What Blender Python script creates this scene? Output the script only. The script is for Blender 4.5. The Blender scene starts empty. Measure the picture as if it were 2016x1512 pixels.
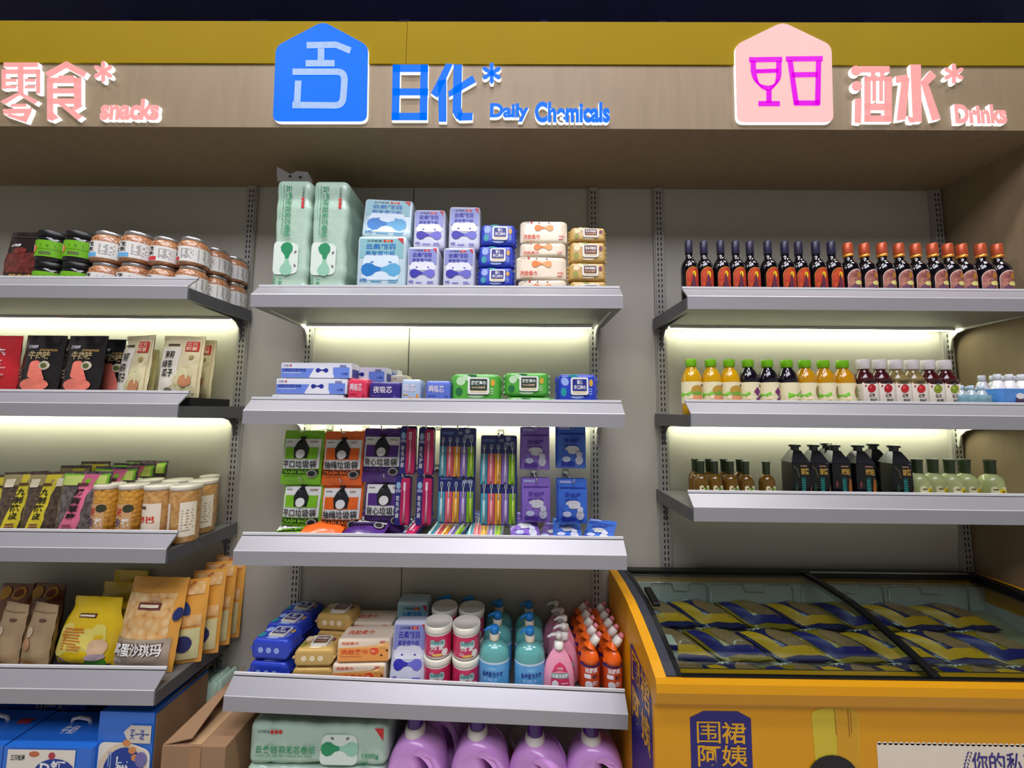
import bpy, math, random
from mathutils import Vector, Matrix, Euler
random.seed(7)
SC = bpy.context.scene
COL = SC.collection
PI = math.pi
R = math.radians

# ------------------------------------------------------------------ camera
CW, CH, FPX = 2016.0, 1512.0, 716.49
YAW, PITCH, ROLL, CAMZ = -0.0068, 0.0796, 0.0096, 1.5

def unrot(x, y, z):
    c, s = math.cos(-ROLL), math.sin(-ROLL); x, z = c*x + s*z, -s*x + c*z
    c, s = math.cos(-PITCH), math.sin(-PITCH); y, z = c*y + s*z, -s*y + c*z
    c, s = math.cos(-YAW), math.sin(-YAW); x, y = c*x - s*y, s*x + c*y
    return Vector((x, y, z))

def at(px, py, Y):
    r = unrot(px - 1008, FPX, 756 - py); r = r*(Y/r.y)
    return Vector((r.x, r.y, r.z + CAMZ))

def atx(px, py, X):
    r = unrot(px - 1008, FPX, 756 - py); r = r*(X/r.x)
    return Vector((r.x, r.y, r.z + CAMZ))

cam = bpy.data.cameras.new('camera'); co = bpy.data.objects.new('camera', cam); COL.objects.link(co)
cam.sensor_width = 36; cam.sensor_fit = 'HORIZONTAL'; cam.lens = FPX/CW*36
cam.clip_start = .01; cam.clip_end = 100
ax_, ay_, az_ = unrot(1, 0, 0), unrot(0, 0, 1), -unrot(0, 1, 0)
mw = Matrix(((ax_.x, ay_.x, az_.x, 0), (ax_.y, ay_.y, az_.y, 0), (ax_.z, ay_.z, az_.z, CAMZ), (0, 0, 0, 1)))
co.matrix_world = mw
SC.camera = co

# ------------------------------------------------------------------ light and exposure
W = bpy.data.worlds.new('room_air'); SC.world = W; W.use_nodes = True
W.node_tree.nodes['Background'].inputs[0].default_value = (1, .965, .90, 1)
W.node_tree.nodes['Background'].inputs[1].default_value = .21
SC.view_settings.view_transform = 'Standard'; SC.view_settings.look = 'None'
SC.view_settings.exposure = 0.0; SC.view_settings.gamma = 1
SC.view_settings.use_curve_mapping = False

def area(loc, target, sx, sy, power, col):
    l = bpy.data.lights.new('ceiling_lamp_light', 'AREA'); l.shape = 'RECTANGLE'; l.size = sx; l.size_y = sy
    l.energy = power; l.color = col
    o = bpy.data.objects.new('ceiling_lamp_light', l); COL.objects.link(o); o.location = loc
    o.rotation_euler = (Vector(target) - Vector(loc)).to_track_quat('-Z', 'Y').to_euler()
    return o
# the shop's hanging lamps, high above the aisle
for x in (-2.4, 0.0, 2.4):
    area((x, .12, 4.7), (x, .12, 0), 1.3, .2, 44, (1, .97, .93))
for x in (-1.0, .55):
    area((x, -1.3, 4.6), (x, .9, .8), 1.7, 1.3, 66, (.91, .89, 1))

# ------------------------------------------------------------------ materials
def L(c):
    o = []
    for v in c:
        v /= 255.0
        o.append(v/12.92 if v <= .04045 else ((v + .055)/1.055)**2.4)
    return (o[0], o[1], o[2], 1)

MATS = {}
def mat(rgb, rough=.5, metal=0., var=.05, scale=30., bump=0., bscale=60., coat=0., trans=0., emit=0., pat=None, c2=None, c3=None, ior=1.45):
    key = (rgb, rough, metal, var, scale, bump, bscale, coat, trans, emit, pat, c2, c3)
    if key in MATS: return MATS[key]
    m = bpy.data.materials.new('mat_%d' % len(MATS)); m.use_nodes = True
    nt = m.node_tree; nd = nt.nodes; p = nd['Principled BSDF']; lk = nt.links.new
    p.inputs['Roughness'].default_value = rough; p.inputs['Metallic'].default_value = metal
    p.inputs['Coat Weight'].default_value = coat; p.inputs['Coat Roughness'].default_value = .08
    p.inputs['Transmission Weight'].default_value = trans; p.inputs['IOR'].default_value = ior
    tc = nd.new('ShaderNodeTexCoord'); base = L(rgb)
    if pat in ('cells', 'blots', 'wood', 'grad'):
        ramp = nd.new('ShaderNodeValToRGB'); el = ramp.color_ramp.elements
        a = L(c2 or rgb); b = L(c3 or c2 or rgb)
        el[0].color = base; el[1].color = b
        e = el.new(.5); e.color = a
        if pat == 'cells':
            t = nd.new('ShaderNodeTexVoronoi'); t.inputs['Scale'].default_value = scale
            lk(tc.outputs['Object'], t.inputs['Vector'])
            el[0].position = 0; e.position = .38; el[1].position = .72
            lk(t.outputs['Distance'], ramp.inputs['Fac']); src = t.outputs['Distance']
        elif pat == 'blots':
            t = nd.new('ShaderNodeTexNoise'); t.inputs['Scale'].default_value = scale; t.inputs['Detail'].default_value = 3
            lk(tc.outputs['Object'], t.inputs['Vector'])
            el[0].position = .38; e.position = .5; el[1].position = .62
            lk(t.outputs['Fac'], ramp.inputs['Fac']); src = t.outputs['Fac']
        elif pat == 'wood':
            mp = nd.new('ShaderNodeMapping'); mp.inputs['Scale'].default_value = (9, 9, 1.1)
            t = nd.new('ShaderNodeTexNoise'); t.inputs['Scale'].default_value = scale; t.inputs['Detail'].default_value = 6
            t.inputs['Distortion'].default_value = .6
            lk(tc.outputs['Object'], mp.inputs['Vector']); lk(mp.outputs['Vector'], t.inputs['Vector'])
            el[0].position = .32; e.position = .5; el[1].position = .68
            lk(t.outputs['Fac'], ramp.inputs['Fac']); src = t.outputs['Fac']
        else:
            sp = nd.new('ShaderNodeSeparateXYZ'); lk(tc.outputs['Generated'], sp.inputs[0])
            el[0].position = 0; el[1].position = 1
            lk(sp.outputs['Z'], ramp.inputs['Fac']); src = None
        lk(ramp.outputs['Color'], p.inputs['Base Color']); colsock = ramp.outputs['Color']
        if bump and pat == 'cells':
            bp = nd.new('ShaderNodeBump'); bp.inputs['Strength'].default_value = bump; bp.inputs['Distance'].default_value = .004; bp.invert = True
            lk(src, bp.inputs['Height']); lk(bp.outputs['Normal'], p.inputs['Normal']); bump = 0
    else:
        t = nd.new('ShaderNodeTexNoise'); t.inputs['Scale'].default_value = scale; t.inputs['Detail'].default_value = 2
        lk(tc.outputs['Object'], t.inputs['Vector'])
        mx = nd.new('ShaderNodeMix'); mx.data_type = 'RGBA'
        mx.inputs[6].default_value = tuple(min(1, c*(1 - var)) for c in base[:3]) + (1,)
        mx.inputs[7].default_value = tuple(min(1, c*(1 + var)) for c in base[:3]) + (1,)
        lk(t.outputs['Fac'], mx.inputs[0]); lk(mx.outputs[2], p.inputs['Base Color']); colsock = mx.outputs[2]
    if bump:
        n2 = nd.new('ShaderNodeTexNoise'); n2.inputs['Scale'].default_value = bscale; n2.inputs['Detail'].default_value = 2
        lk(tc.outputs['Object'], n2.inputs['Vector'])
        bp = nd.new('ShaderNodeBump'); bp.inputs['Strength'].default_value = bump; bp.inputs['Distance'].default_value = .004
        lk(n2.outputs['Fac'], bp.inputs['Height']); lk(bp.outputs['Normal'], p.inputs['Normal'])
    if emit:      # lit plastic: gives off its own colour, reflects little
        lk(colsock, p.inputs['Emission Color']); p.inputs['Emission Strength'].default_value = emit
        for k_ in list(p.inputs['Base Color'].links): nt.links.remove(k_)
        p.inputs['Base Color'].default_value = tuple(c*.12 for c in base[:3]) + (1,); p.inputs['Specular IOR Level'].default_value = .08
    MATS[key] = m
    return m

def glass_mat(tint=(225, 235, 232), gloss=.1):
    m = bpy.data.materials.new('clear_pane'); m.use_nodes = True; nt = m.node_tree; nt.nodes.clear()
    o = nt.nodes.new('ShaderNodeOutputMaterial'); a = nt.nodes.new('ShaderNodeBsdfTransparent'); b = nt.nodes.new('ShaderNodeBsdfGlossy')
    a.inputs[0].default_value = L(tint); b.inputs['Roughness'].default_value = .015; b.inputs[0].default_value = (1, 1, 1, 1)
    lw = nt.nodes.new('ShaderNodeLayerWeight'); lw.inputs[0].default_value = .5
    pw = nt.nodes.new('ShaderNodeMath'); pw.operation = 'POWER'; pw.inputs[1].default_value = 4.; nt.links.new(lw.outputs['Facing'], pw.inputs[0])
    f = nt.nodes.new('ShaderNodeMath'); f.operation = 'MULTIPLY_ADD'; f.inputs[1].default_value = .8; f.inputs[2].default_value = .045; nt.links.new(pw.outputs[0], f.inputs[0])
    x = nt.nodes.new('ShaderNodeMixShader'); nt.links.new(f.outputs[0], x.inputs[0])
    nt.links.new(a.outputs[0], x.inputs[1]); nt.links.new(b.outputs[0], x.inputs[2]); nt.links.new(x.outputs[0], o.inputs[0])
    return m

# flat print colours
def ink(*c): return mat(tuple(c), .45, 0, .03)
WHITE = ink(238, 238, 238); BLACK = ink(22, 22, 26); RED = ink(205, 40, 45); NAVY = ink(30, 35, 120); CREAM = ink(240, 226, 190)
GREY = ink(120, 120, 122); ORANGE = ink(240, 110, 30); GREEN = ink(70, 160, 40); YELLOW = ink(245, 200, 20); GOLD = ink(215, 165, 60)

# ------------------------------------------------------------------ mesh building
TXT = {}
def text2d(s, bold=0., res=2):
    k = (s, bold, res)
    if k in TXT: return TXT[k]
    c = bpy.data.curves.new('t', 'FONT'); c.body = s; c.resolution_u = res; c.offset = bold; c.dimensions = '2D'; c.fill_mode = 'FRONT'
    o = bpy.data.objects.new('t', c); COL.objects.link(o); bpy.context.view_layer.update()
    me = bpy.data.meshes.new_from_object(o.evaluated_get(bpy.context.evaluated_depsgraph_get()))
    vs = [(v.co.x, v.co.y) for v in me.vertices]; fs = [tuple(p.vertices) for p in me.polygons]
    bpy.data.objects.remove(o); bpy.data.curves.remove(c); bpy.data.meshes.remove(me)
    x0 = min(v[0] for v in vs); x1 = max(v[0] for v in vs); y0 = min(v[1] for v in vs); y1 = max(v[1] for v in vs)
    vs = [((x - x0)/(x1 - x0), (y - y0)/(y1 - y0)) for x, y in vs]
    out = []
    for f in fs:
        a = sum(vs[f[i]][0]*vs[f[(i + 1) % len(f)]][1] - vs[f[(i + 1) % len(f)]][0]*vs[f[i]][1] for i in range(len(f)))
        out.append(f if a > 0 else f[::-1])
    TXT[k] = (vs, out)
    return TXT[k]

def rpoly(pts, r, n=5):
    out = []; k = len(pts)
    for i in range(k):
        p = Vector(pts[i]); a = (Vector(pts[i - 1]) - p); b = (Vector(pts[(i + 1) % k]) - p)
        d = min(r, a.length*.45, b.length*.45); a = p + a.normalized()*d; b = p + b.normalized()*d
        for j in range(n + 1):
            t = j/n; q = a*(1 - t)**2 + p*2*t*(1 - t) + b*t*t; out.append((q.x, q.y))
    return out

class MB:
    def __init__(s): s.v = []; s.f = []; s.m = []; s.sm = []; s.mats = []
    def add(s, vs, fs, m, smooth=False):
        if m not in s.mats: s.mats.append(m)
        i = s.mats.index(m); b = len(s.v); s.v += [tuple(v) for v in vs]
        for f in fs: s.f.append(tuple(b + k for k in f)); s.m.append(i); s.sm.append(smooth)
        return s
    def box(s, x0, y0, z0, x1, y1, z1, m):
        return s.add([(x0,y0,z0),(x1,y0,z0),(x1,y1,z0),(x0,y1,z0),(x0,y0,z1),(x1,y0,z1),(x1,y1,z1),(x0,y1,z1)],
                     [(0,3,2,1),(4,5,6,7),(0,1,5,4),(1,2,6,5),(2,3,7,6),(3,0,4,7)], m)
    def prism(s, pts, x0, x1, m, mats=None):     # (y,z) outline swept along x; pts counter-clockwise seen from +x
        n = len(pts)
        vs = [(x0, y, z) for y, z in pts] + [(x1, y, z) for y, z in pts]
        s.add(vs, [tuple(range(n - 1, -1, -1)), tuple(range(n, 2*n))], m)
        for i in range(n):
            j = (i + 1) % n
            s.add([vs[i], vs[j], vs[n + j], vs[n + i]], [(0, 1, 2, 3)], (mats or {}).get(i, m))
        return s
    def slab(s, pts, y0, y1, mface, mside):      # (x,z) outline, y0 front, y1 back; pts counter-clockwise seen from the front
        n = len(pts); vs = [(x, y0, z) for x, z in pts] + [(x, y1, z) for x, z in pts]
        s.add(vs, [tuple(range(n))], mface)
        s.add(vs, [tuple(range(2*n - 1, n - 1, -1))] + [(i, n + i, n + (i + 1) % n, (i + 1) % n) for i in range(n)], mside)
        return s
    def grid(s, S, u0, v0, u1, v1, nu, nv, m, h=0., smooth=True):
        vs = [S(u0 + (u1 - u0)*i/nu, v0 + (v1 - v0)*j/nv, h) for j in range(nv + 1) for i in range(nu + 1)]
        fs = [(j*(nu + 1) + i, j*(nu + 1) + i + 1, (j + 1)*(nu + 1) + i + 1, (j + 1)*(nu + 1) + i) for j in range(nv) for i in range(nu)]
        return s.add(vs, fs, m, smooth)
    def rect(s, S, u0, v0, u1, v1, m, h=.0006, n=4): return s.grid(S, u0, v0, u1, v1, n, n, m, h)
    def poly(s, S, pts, m, h=.0008):
        cu = sum(p[0] for p in pts)/len(pts); cv = sum(p[1] for p in pts)/len(pts); n = len(pts)
        vs = [S(cu, cv, h)] + [S(cu + (p[0] - cu)*.5, cv + (p[1] - cv)*.5, h) for p in pts] + [S(p[0], p[1], h) for p in pts]
        fs = []
        for i in range(n):
            j = (i + 1) % n; fs += [(0, 1 + i, 1 + j), (1 + i, 1 + n + i, 1 + n + j, 1 + j)]
        return s.add(vs, fs, m, True)
    def ell(s, S, cu, cv, ru, rv, m, h=.0008, n=16, a=0.):
        c, q = math.cos(a), math.sin(a)
        return s.poly(S, [(cu + ru*math.cos(t)*c - rv*math.sin(t)*q, cv + ru*math.cos(t)*q + rv*math.sin(t)*c) for t in [2*PI*i/n for i in range(n)]], m, h)
    def rrect(s, S, u0, v0, u1, v1, r, m, h=.0008): return s.poly(S, rpoly([(u0,v0),(u1,v0),(u1,v1),(u0,v1)], r, 4), m, h)
    def stroke(s, S, pts, w, m, h=.001):
        for i in range(len(pts) - 1):
            a, b = Vector(pts[i]), Vector(pts[i + 1]); d = (b - a).normalized(); n = Vector((-d.y, d.x))*w/2
            q = [a + n*-1, b + n*-1, b + n, a + n]
            s.add([S(p.x, p.y, h) for p in q], [(0, 1, 2, 3)], m)
        return s
    def text(s, S, t, u, v, w, hh, m, h=.0012, rot=0, bold=.012):
        vs, fs = text2d(t, bold)
        o = []
        for x, y in vs:
            if rot == 0: p = (u + x*w, v + y*hh)
            elif rot == -90: p = (u + y*w, v + (1 - x)*hh)
            else: p = (u + (1 - y)*w, v + x*hh)
            o.append(S(p[0], p[1], h))
        return s.add(o, fs, m)
    def vtext(s, S, t, u, v, w, hh, m, h=.0012, bold=.012):   # characters one under another, box u..u+w, v..v+hh
        n = len(t); c = hh/n
        for i, ch in enumerate(t): s.text(S, ch, u, v + hh - (i + 1)*c + c*.06, w, c*.88, m, h, 0, bold)
        return s
    def lines(s, S, u, v, w, hh, n, m, h=.001, vert=False):
        for i in range(n):
            k = random.uniform(.7, 1)
            if vert: s.rect(S, u + w*(i + .25)/n, v + hh*(1 - k), u + w*(i + .7)/n, v + hh, m, h, 2)
            else: s.rect(S, u, v + hh*(i + .25)/n, u + w*k, v + hh*(i + .7)/n, m, h, 2)
        return s
    def lathe(s, prof, m, n=20, cap0=True, cap1=True, sy=1., cx=0., cy=0., mats=None):
        k = len(prof)
        vs = [(cx + r*math.cos(2*PI*i/n), cy + sy*r*math.sin(2*PI*i/n), z) for r, z in prof for i in range(n)]
        for j in range(k - 1):
            s.add([], [], m)
        b = len(s.v); s.v += vs
        def put(f, mm, sm=True):
            if mm not in s.mats: s.mats.append(mm)
            s.f.append(tuple(b + q for q in f)); s.m.append(s.mats.index(mm)); s.sm.append(sm)
        for j in range(k - 1):
            mm = mats[j] if mats else m
            for i in range(n): put((j*n + i, j*n + (i + 1) % n, (j + 1)*n + (i + 1) % n, (j + 1)*n + i), mm)
        if cap0: put(tuple(range(n - 1, -1, -1)), mats[0] if mats else m, False)
        if cap1: put(tuple((k - 1)*n + i for i in range(n)), mats[-1] if mats else m, False)
        return s
    def tube(s, pts, r, m, n=8):
        pts = [Vector(p) for p in pts]; rings = []
        for i, p in enumerate(pts):
            d = (pts[min(i + 1, len(pts) - 1)] - pts[max(i - 1, 0)]).normalized()
            a = d.cross(Vector((0, 0, 1)));
            if a.length < .05: a = d.cross(Vector((1, 0, 0)))
            a.normalize(); c = a.cross(d)
            rr = r[i] if isinstance(r, (list, tuple)) else r
            rings.append([p + (a*math.cos(2*PI*k/n) + c*math.sin(2*PI*k/n))*rr for k in range(n)])
        vs = [q for g in rings for q in g]; fs = []
        for j in range(len(pts) - 1):
            for k in range(n): fs.append((j*n + k, (j + 1)*n + k, (j + 1)*n + (k + 1) % n, j*n + (k + 1) % n))
        fs += [tuple(range(n)), tuple(range(len(vs) - 1, len(vs) - n - 1, -1))]
        return s.add(vs, fs, m, True)
    def rbox(s, w, d, h, r, m, n=6, deform=None, z0=0.):
        # rounded box centred in x,y, base at z0
        hx, hy, hz = w/2, d/2, h/2
        for ax in range(3):
            for sg in (-1, 1):
                vs = []
                for j in range(n + 1):
                    for i in range(n + 1):
                        a, b = -1 + 2*i/n, -1 + 2*j/n
                        # pull grid lines towards the rim so the corner radius gets vertices
                        a = math.copysign(abs(a)**.55, a); b = math.copysign(abs(b)**.55, b)
                        q = [0, 0, 0]; q[ax] = sg; q[(ax + 1) % 3] = a; q[(ax + 2) % 3] = b
                        p = Vector((q[0]*hx, q[1]*hy, q[2]*hz))
                        c = Vector((max(-hx + r, min(hx - r, p.x)), max(-hy + r, min(hy - r, p.y)), max(-hz + r, min(hz - r, p.z))))
                        e = p - c
                        if e.length > 1e-9: p = c + e.normalized()*r
                        p.z += hz + z0
                        if deform: p = deform(p)
                        vs.append(p)
                fs = []
                for j in range(n):
                    for i in range(n):
                        f = (j*(n + 1) + i, j*(n + 1) + i + 1, (j + 1)*(n + 1) + i + 1, (j + 1)*(n + 1) + i)
                        fs.append(f if sg > 0 else f[::-1])
                s.add(vs, fs, m, True)
        return s
    def build(s, name, parent=None, loc=None, rot=None):
        me = bpy.data.meshes.new(name); me.from_pydata(s.v, [], s.f)
        for m in s.mats: me.materials.append(m)
        me.polygons.foreach_set('material_index', s.m); me.polygons.foreach_set('use_smooth', s.sm); me.update()
        o = bpy.data.objects.new(name, me); COL.objects.link(o)
        if parent: o.parent = parent
        if loc: o.location = loc
        if rot: o.rotation_euler = rot
        return o

def plane(y): return lambda u, v, h=0: (u, y - h, v)
def cyl(r): return lambda u, v, h=0: ((r + h)*math.sin(u/r), -(r + h)*math.cos(u/r), v)
def puff(w, h, d, b): # front of a bulging pack, base at z=0
    def S(u, v, hh=0):
        a, c = min(1, abs(2*u/w)), min(1, abs(2*v/h - 1))
        return (u, -d/2 - b*(1 - a*a)*(1 - c*c) - hh, v)
    return S

def tag(o, label, cat, group=None):
    o['label'] = label; o['category'] = cat
    if group: o['group'] = group
    return o
def empty(name, loc=(0, 0, 0), rot=(0, 0, 0)):
    o = bpy.data.objects.new(name, None); COL.objects.link(o); o.location = loc; o.rotation_euler = rot; o.empty_display_size = .02
    return o
def struct(o): o['kind'] = 'structure'; return o
def dup(root, loc, rot=(0, 0, 0), label=None, group=None):
    r = root.copy(); COL.objects.link(r); r.location = loc; r.rotation_euler = rot
    if label: r['label'] = label
    if group: r['group'] = group
    for ch in list(root.children):
        c = ch.copy(); COL.objects.link(c); c.parent = r
        for g in list(ch.children):
            d = g.copy(); COL.objects.link(d); d.parent = c
    return r
ORD = ['first', 'second', 'third', 'fourth', 'fifth', 'sixth', 'seventh', 'eighth', 'ninth', 'tenth', 'eleventh', 'twelfth']
def span(pl, pr, pt, Y):
    a, b = at(pl, pt, Y), at(pr, pt, Y)
    return (a.x + b.x)/2, b.x - a.x, (a.z + b.z)/2

# ------------------------------------------------------------------ the setting
YW = 1.4245          # face of the slotted uprights
YF = 1.143           # front of the price rails
m_back = mat((172, 168, 154), .55, 0, .05, 3)
m_wood = mat((132, 113, 86), .6, 0, .05, 4, pat='wood', c2=(140, 121, 93), c3=(149, 130, 101))
m_yel = mat((140, 116, 0), .8, 0, .06, 5); m_yel.node_tree.nodes['Principled BSDF'].inputs['Specular IOR Level'].default_value = .15
m_dark = mat((44, 44, 92), .7, 0, .3, 2)
b = MB().box(-4.5, 1.436, 0, 1.76, 1.50, 2.80, m_back)
for x in (-2.35, -.4229): b.box(x - .0012, 1.4345, 0, x + .0012, 1.437, 2.42, BLACK)
struct(b.build('wall_back'))
struct(MB().box(1.733, 1.117, 0, 1.80, 1.50, 2.80, m_wood).build('wall_right'))
struct(MB().box(-4.5, 1.135, 2.4255, 1.80, 1.436, 2.44, m_wood).build('trim_1'))
b = MB().box(-4.5, 1.117, 2.4255, 1.80, 1.135, 2.648, m_wood)
struct(b.build('trim_2'))
b = MB().box(-4.5, 1.113, 2.648, -.3695, 1.135, 2.80, m_yel).box(-.368, 1.113, 2.648, 1.80, 1.135, 2.80, m_yel)
b.add([(-.41, 1.112, 2.80), (-.37, 1.112, 2.80), (-.375, 1.125, 2.812), (-.405, 1.125, 2.81)], [(0, 1, 2, 3)], CREAM)
struct(b.build('trim_3'))
struct(MB().box(-8, -6, -.05, 8, 7, 0, mat((190, 186, 176), .3, 0, .06, 4)).build('floor'))
b = MB().box(-8, -6, 5.2, 8, 7, 5.3, m_dark)
struct(b.build('ceiling'))
struct(MB().box(-8, 6.9, 0, 8, 7, 5.2, mat((30, 30, 52), .7, 0, .2, 2)).build('wall_rear'))
k = 4
for px, w in ((260, .10), (520, .16), (800, .10), (1070, .08), (1300, .08), (1700, .12), (1938, .22)):
    p = at(px, 20, 3.2)
    struct(MB().box(p.x - w/2, 3.15, 2.5, p.x + w/2, 3.15 + w, 5.2, m_dark).build('trim_%d' % k)); k += 1
struct(MB().box(-6, 3.4, 4.62, 6, 3.5, 4.68, mat((80, 80, 95), .4, .4, .1)).build('trim_%d' % k)); k += 1

# slotted uprights
m_post = mat((168, 166, 158), .4, .35, .04); m_slot = mat((14, 14, 14), .8)
posts = []
for i, (x, lab) in enumerate([(-2.245, 'slotted steel upright at the far left end of the snack shelves'),
        (-1.0859, 'slotted steel upright at the right end of the snack shelves'),
        (-.8215, 'slotted steel upright behind the left end of the household goods shelves'),
        (.3143, 'slotted steel upright behind the right end of the household goods shelves'),
        (.5791, 'slotted steel upright at the left end of the drinks shelves'),
        (1.7048, 'slotted steel upright in the corner against the wooden side panel')]):
    if not posts:
        b = MB().box(-.016, -.004, 0, .016, .0115, 2.423, m_post)
        b.box(-.021, -.001, 0, -.0165, .0115, 2.423, m_post).box(.0165, -.001, 0, .021, .0115, 2.423, m_post)
        z = .2
        while z < 2.4:
            for sx in (-.0065, .0065): b.box(sx - .0021, -.0046, z, sx + .0021, -.0035, z + .0125, m_slot)
            z += .0215
        o = b.build('slotted_upright')
    else: o = posts[0].copy(); COL.objects.link(o)
    o.location = (x, YW, 0); tag(o, lab, 'shelf upright', 'slotted uprights'); posts.append(o)

# ------------------------------------------------------------------ shelves
m_rail = mat((170, 169, 174), .42, .35, .03, 20); m_lip = mat((225, 225, 228), .35, .1); m_deck = mat((120, 120, 116), .42, .3, .04)
m_brk = mat((92, 92, 95), .45, .3, .05); m_led = mat((250, 255, 226), .5, 0, 0., emit=27.); m_ledh = mat((225, 225, 220), .4)
m_arm = mat((200, 200, 190), .4, .3)
def shelf(x0, x1, zb, label, led, plates=(0, 0), tilt=0., power=1.):
    W_ = x1 - x0
    r = empty('wall_shelf', (x0, YW, zb), (0, math.asin(-tilt/W_) if tilt else 0, 0))
    tag(r, label, 'shelf', 'wall shelves with price rails')
    b = MB().box(0, -.2775, .003, W_, -.006, .035, m_deck)
    b.build('deck', r)
    pr = [(-.2815, 0), (-.2785, 0), (-.2785, .040), (-.2455, .0745), (-.2420, .0760), (-.2420, .0855), (-.2440, .0865), (-.2475, .0855), (-.2475, .0785), (-.2462, .0785), (-.2462, .0765), (-.2490, .0765), (-.2805, .0435), (-.2815, .0415)]
    MB().prism(pr, 0, W_, m_rail, {6: m_lip, 7: m_lip, 8: m_slot, 9: m_slot, 10: m_slot, 12: m_lip}).build('price_rail', r)
    if led:
        q = empty('led_light', (0, 0, 0)); q.parent = r
        MB().box(.045, -.0420, -.0052, W_ - .045, -.0395, .003, m_ledh).build('housing', q)
        MB().box(.048, -.0395, -.0045, W_ - .048, -.0225, .003, m_led).build('diffuser', q)
    arm = [(-.250, .028), (-.250, .004), (-.06, -.006), (-.034, -.014), (-.016, -.034), (-.008, -.076), (.004, -.076), (.004, .028)]
    for x, pl in ((.032 if x1 < 1.7 else .028, plates[0]), (W_ - .028, plates[1])):
        if pl:
            xs = -.004 if x < .2 else W_ + .001
            MB().prism([(-.2785, -.001), (.002, -.006), (.002, .040), (-.2785, .036)], xs, xs + .003, m_brk).build('end_plate', r)
        MB().prism(arm, x - .003, x + .003, m_brk if pl else m_arm).build('bracket', r)
    return r
ZB = dict(S1=1.8327, S2=1.4582, S3=1.0304, S4=.6144, L1=1.8576, L2=1.4759, L3=1.033, L4=.6259, R1=1.8371, R2=1.4629, R3=1.176)
CX = (-.8536, .3455)
shelf(*CX, ZB['S1'], 'top household goods shelf in the centre carrying stacked tissue packs', True, tilt=.0044)
shelf(*CX, ZB['S2'], 'second household goods shelf from the top, with small packs and wet wipes', True)
shelf(*CX, ZB['S3'], 'third household goods shelf below the hanging toothbrushes and bin bags', False)
shelf(CX[0], .3415, ZB['S4'], 'lowest household goods shelf holding pump bottles and pink tubs', False, tilt=-.0344)
for n_, lab, led in (('L1', 'top snack shelf on the left carrying nut jars', 1), ('L2', 'second snack shelf on the left carrying black and cream pouches', 1),
                 ('L3', 'third snack shelf on the left carrying canisters and dried fruit bags', 0), ('L4', 'lowest snack shelf on the left carrying yellow and orange bags', 0)):
    shelf(-2.26, -1.0606, ZB[n_], lab, led, (1, 1))
for n_, lab, led in (('R1', 'top drinks shelf on the right carrying a row of wine bottles', 1), ('R2', 'middle drinks shelf on the right carrying juice bottles', 1),
                 ('R3', 'lowest drinks shelf on the right above the yellow freezer', 0)):
    shelf(.5513, 1.7315, ZB[n_], lab, led, (1, 0))
DZ = {k_: v + .0355 for k_, v in ZB.items()}
def deck4(x): return DZ['S4'] - .0344*(x - CX[0])/1.195
# base cabinet boards at the bottom
struct(MB().box(-2.26, 1.02, 0, .335, 1.43, .19, mat((120, 118, 114), .5, .1)).build('trim_%d' % k)); k += 1

# ------------------------------------------------------------------ illuminated signs on the header
YS0, YS1 = 1.1065, 1.1168
m_glow = mat((250, 252, 250), .5, 0, 0., emit=1.6)
m_blue = mat((0, 112, 250), .5, 0, .02, 8, emit=1.0); m_pink = mat((250, 168, 165), .5, 0, .05, 30, emit=.9); m_pale = mat((250, 196, 192), .5, 0, .04, 14, emit=.92)
m_lav = mat((172, 198, 246), .5, 0, .18, 60, emit=.9); m_mag = mat((225, 0, 225), .5, 0, .08, 60, emit=.95)

def P2(px, py): p = at(px, py, YS0); return (p.x, p.z)
def letter(name, parent, t, bx, face, bold, label=None):
    x0, z1 = P2(bx[0], bx[1]); x1, z0 = P2(bx[2], bx[3])
    c = bpy.data.curves.new('t', 'FONT'); c.body = t; c.resolution_u = 4; c.offset = bold; c.extrude = .5
    o = bpy.data.objects.new('t', c); COL.objects.link(o); bpy.context.view_layer.update()
    me = bpy.data.meshes.new_from_object(o.evaluated_get(bpy.context.evaluated_depsgraph_get())); me.name = name
    bpy.data.objects.remove(o); bpy.data.curves.remove(c)
    xs = [v.co.x for v in me.vertices]; ys = [v.co.y for v in me.vertices]
    ax0, ax1, ay0, ay1 = min(xs), max(xs), min(ys), max(ys)
    for v in me.vertices:
        v.co = ((v.co.x - ax0)/(ax1 - ax0)*(x1 - x0) + x0, YS0 if v.co.z > 0 else YS1, (v.co.y - ay0)/(ay1 - ay0)*(z1 - z0) + z0)
    me.materials.clear(); me.materials.append(face); me.materials.append(m_glow); me.update()
    for p in me.polygons: p.material_index = 0 if abs(p.normal.y) > .7 and p.center.y < (YS0 + YS1)/2 else 1
    o = bpy.data.objects.new(name, me); COL.objects.link(o); o.parent = parent
    return o
def bars(name, parent, strokes, face, cv=P2):
    b = MB()
    for s in strokes:
        pts = [cv(*q) for q in s]
        if sum(pts[i][0]*pts[(i + 1) % len(pts)][1] - pts[(i + 1) % len(pts)][0]*pts[i][1] for i in range(len(pts))) < 0: pts = pts[::-1]
        b.slab(pts, YS0, YS1, face, m_glow)
    return b.build(name, parent)
def aster(parent, cx, cy, rx, ry, face):
    st = []
    for i in range(6):
        a = PI/2 + i*PI/3; c, s = math.cos(a), math.sin(a); w = .30
        f = lambda u, v: (cx + (c*u - s*v)*rx, cy - (s*u + c*v)*ry)
        st.append([f(0, -w*.5), f(.75, -w*.75), f(1, -w*.4), f(1, w*.4), f(.75, w*.75), f(0, w*.5)])
    return bars('asterisk', parent, st, face)

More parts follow.
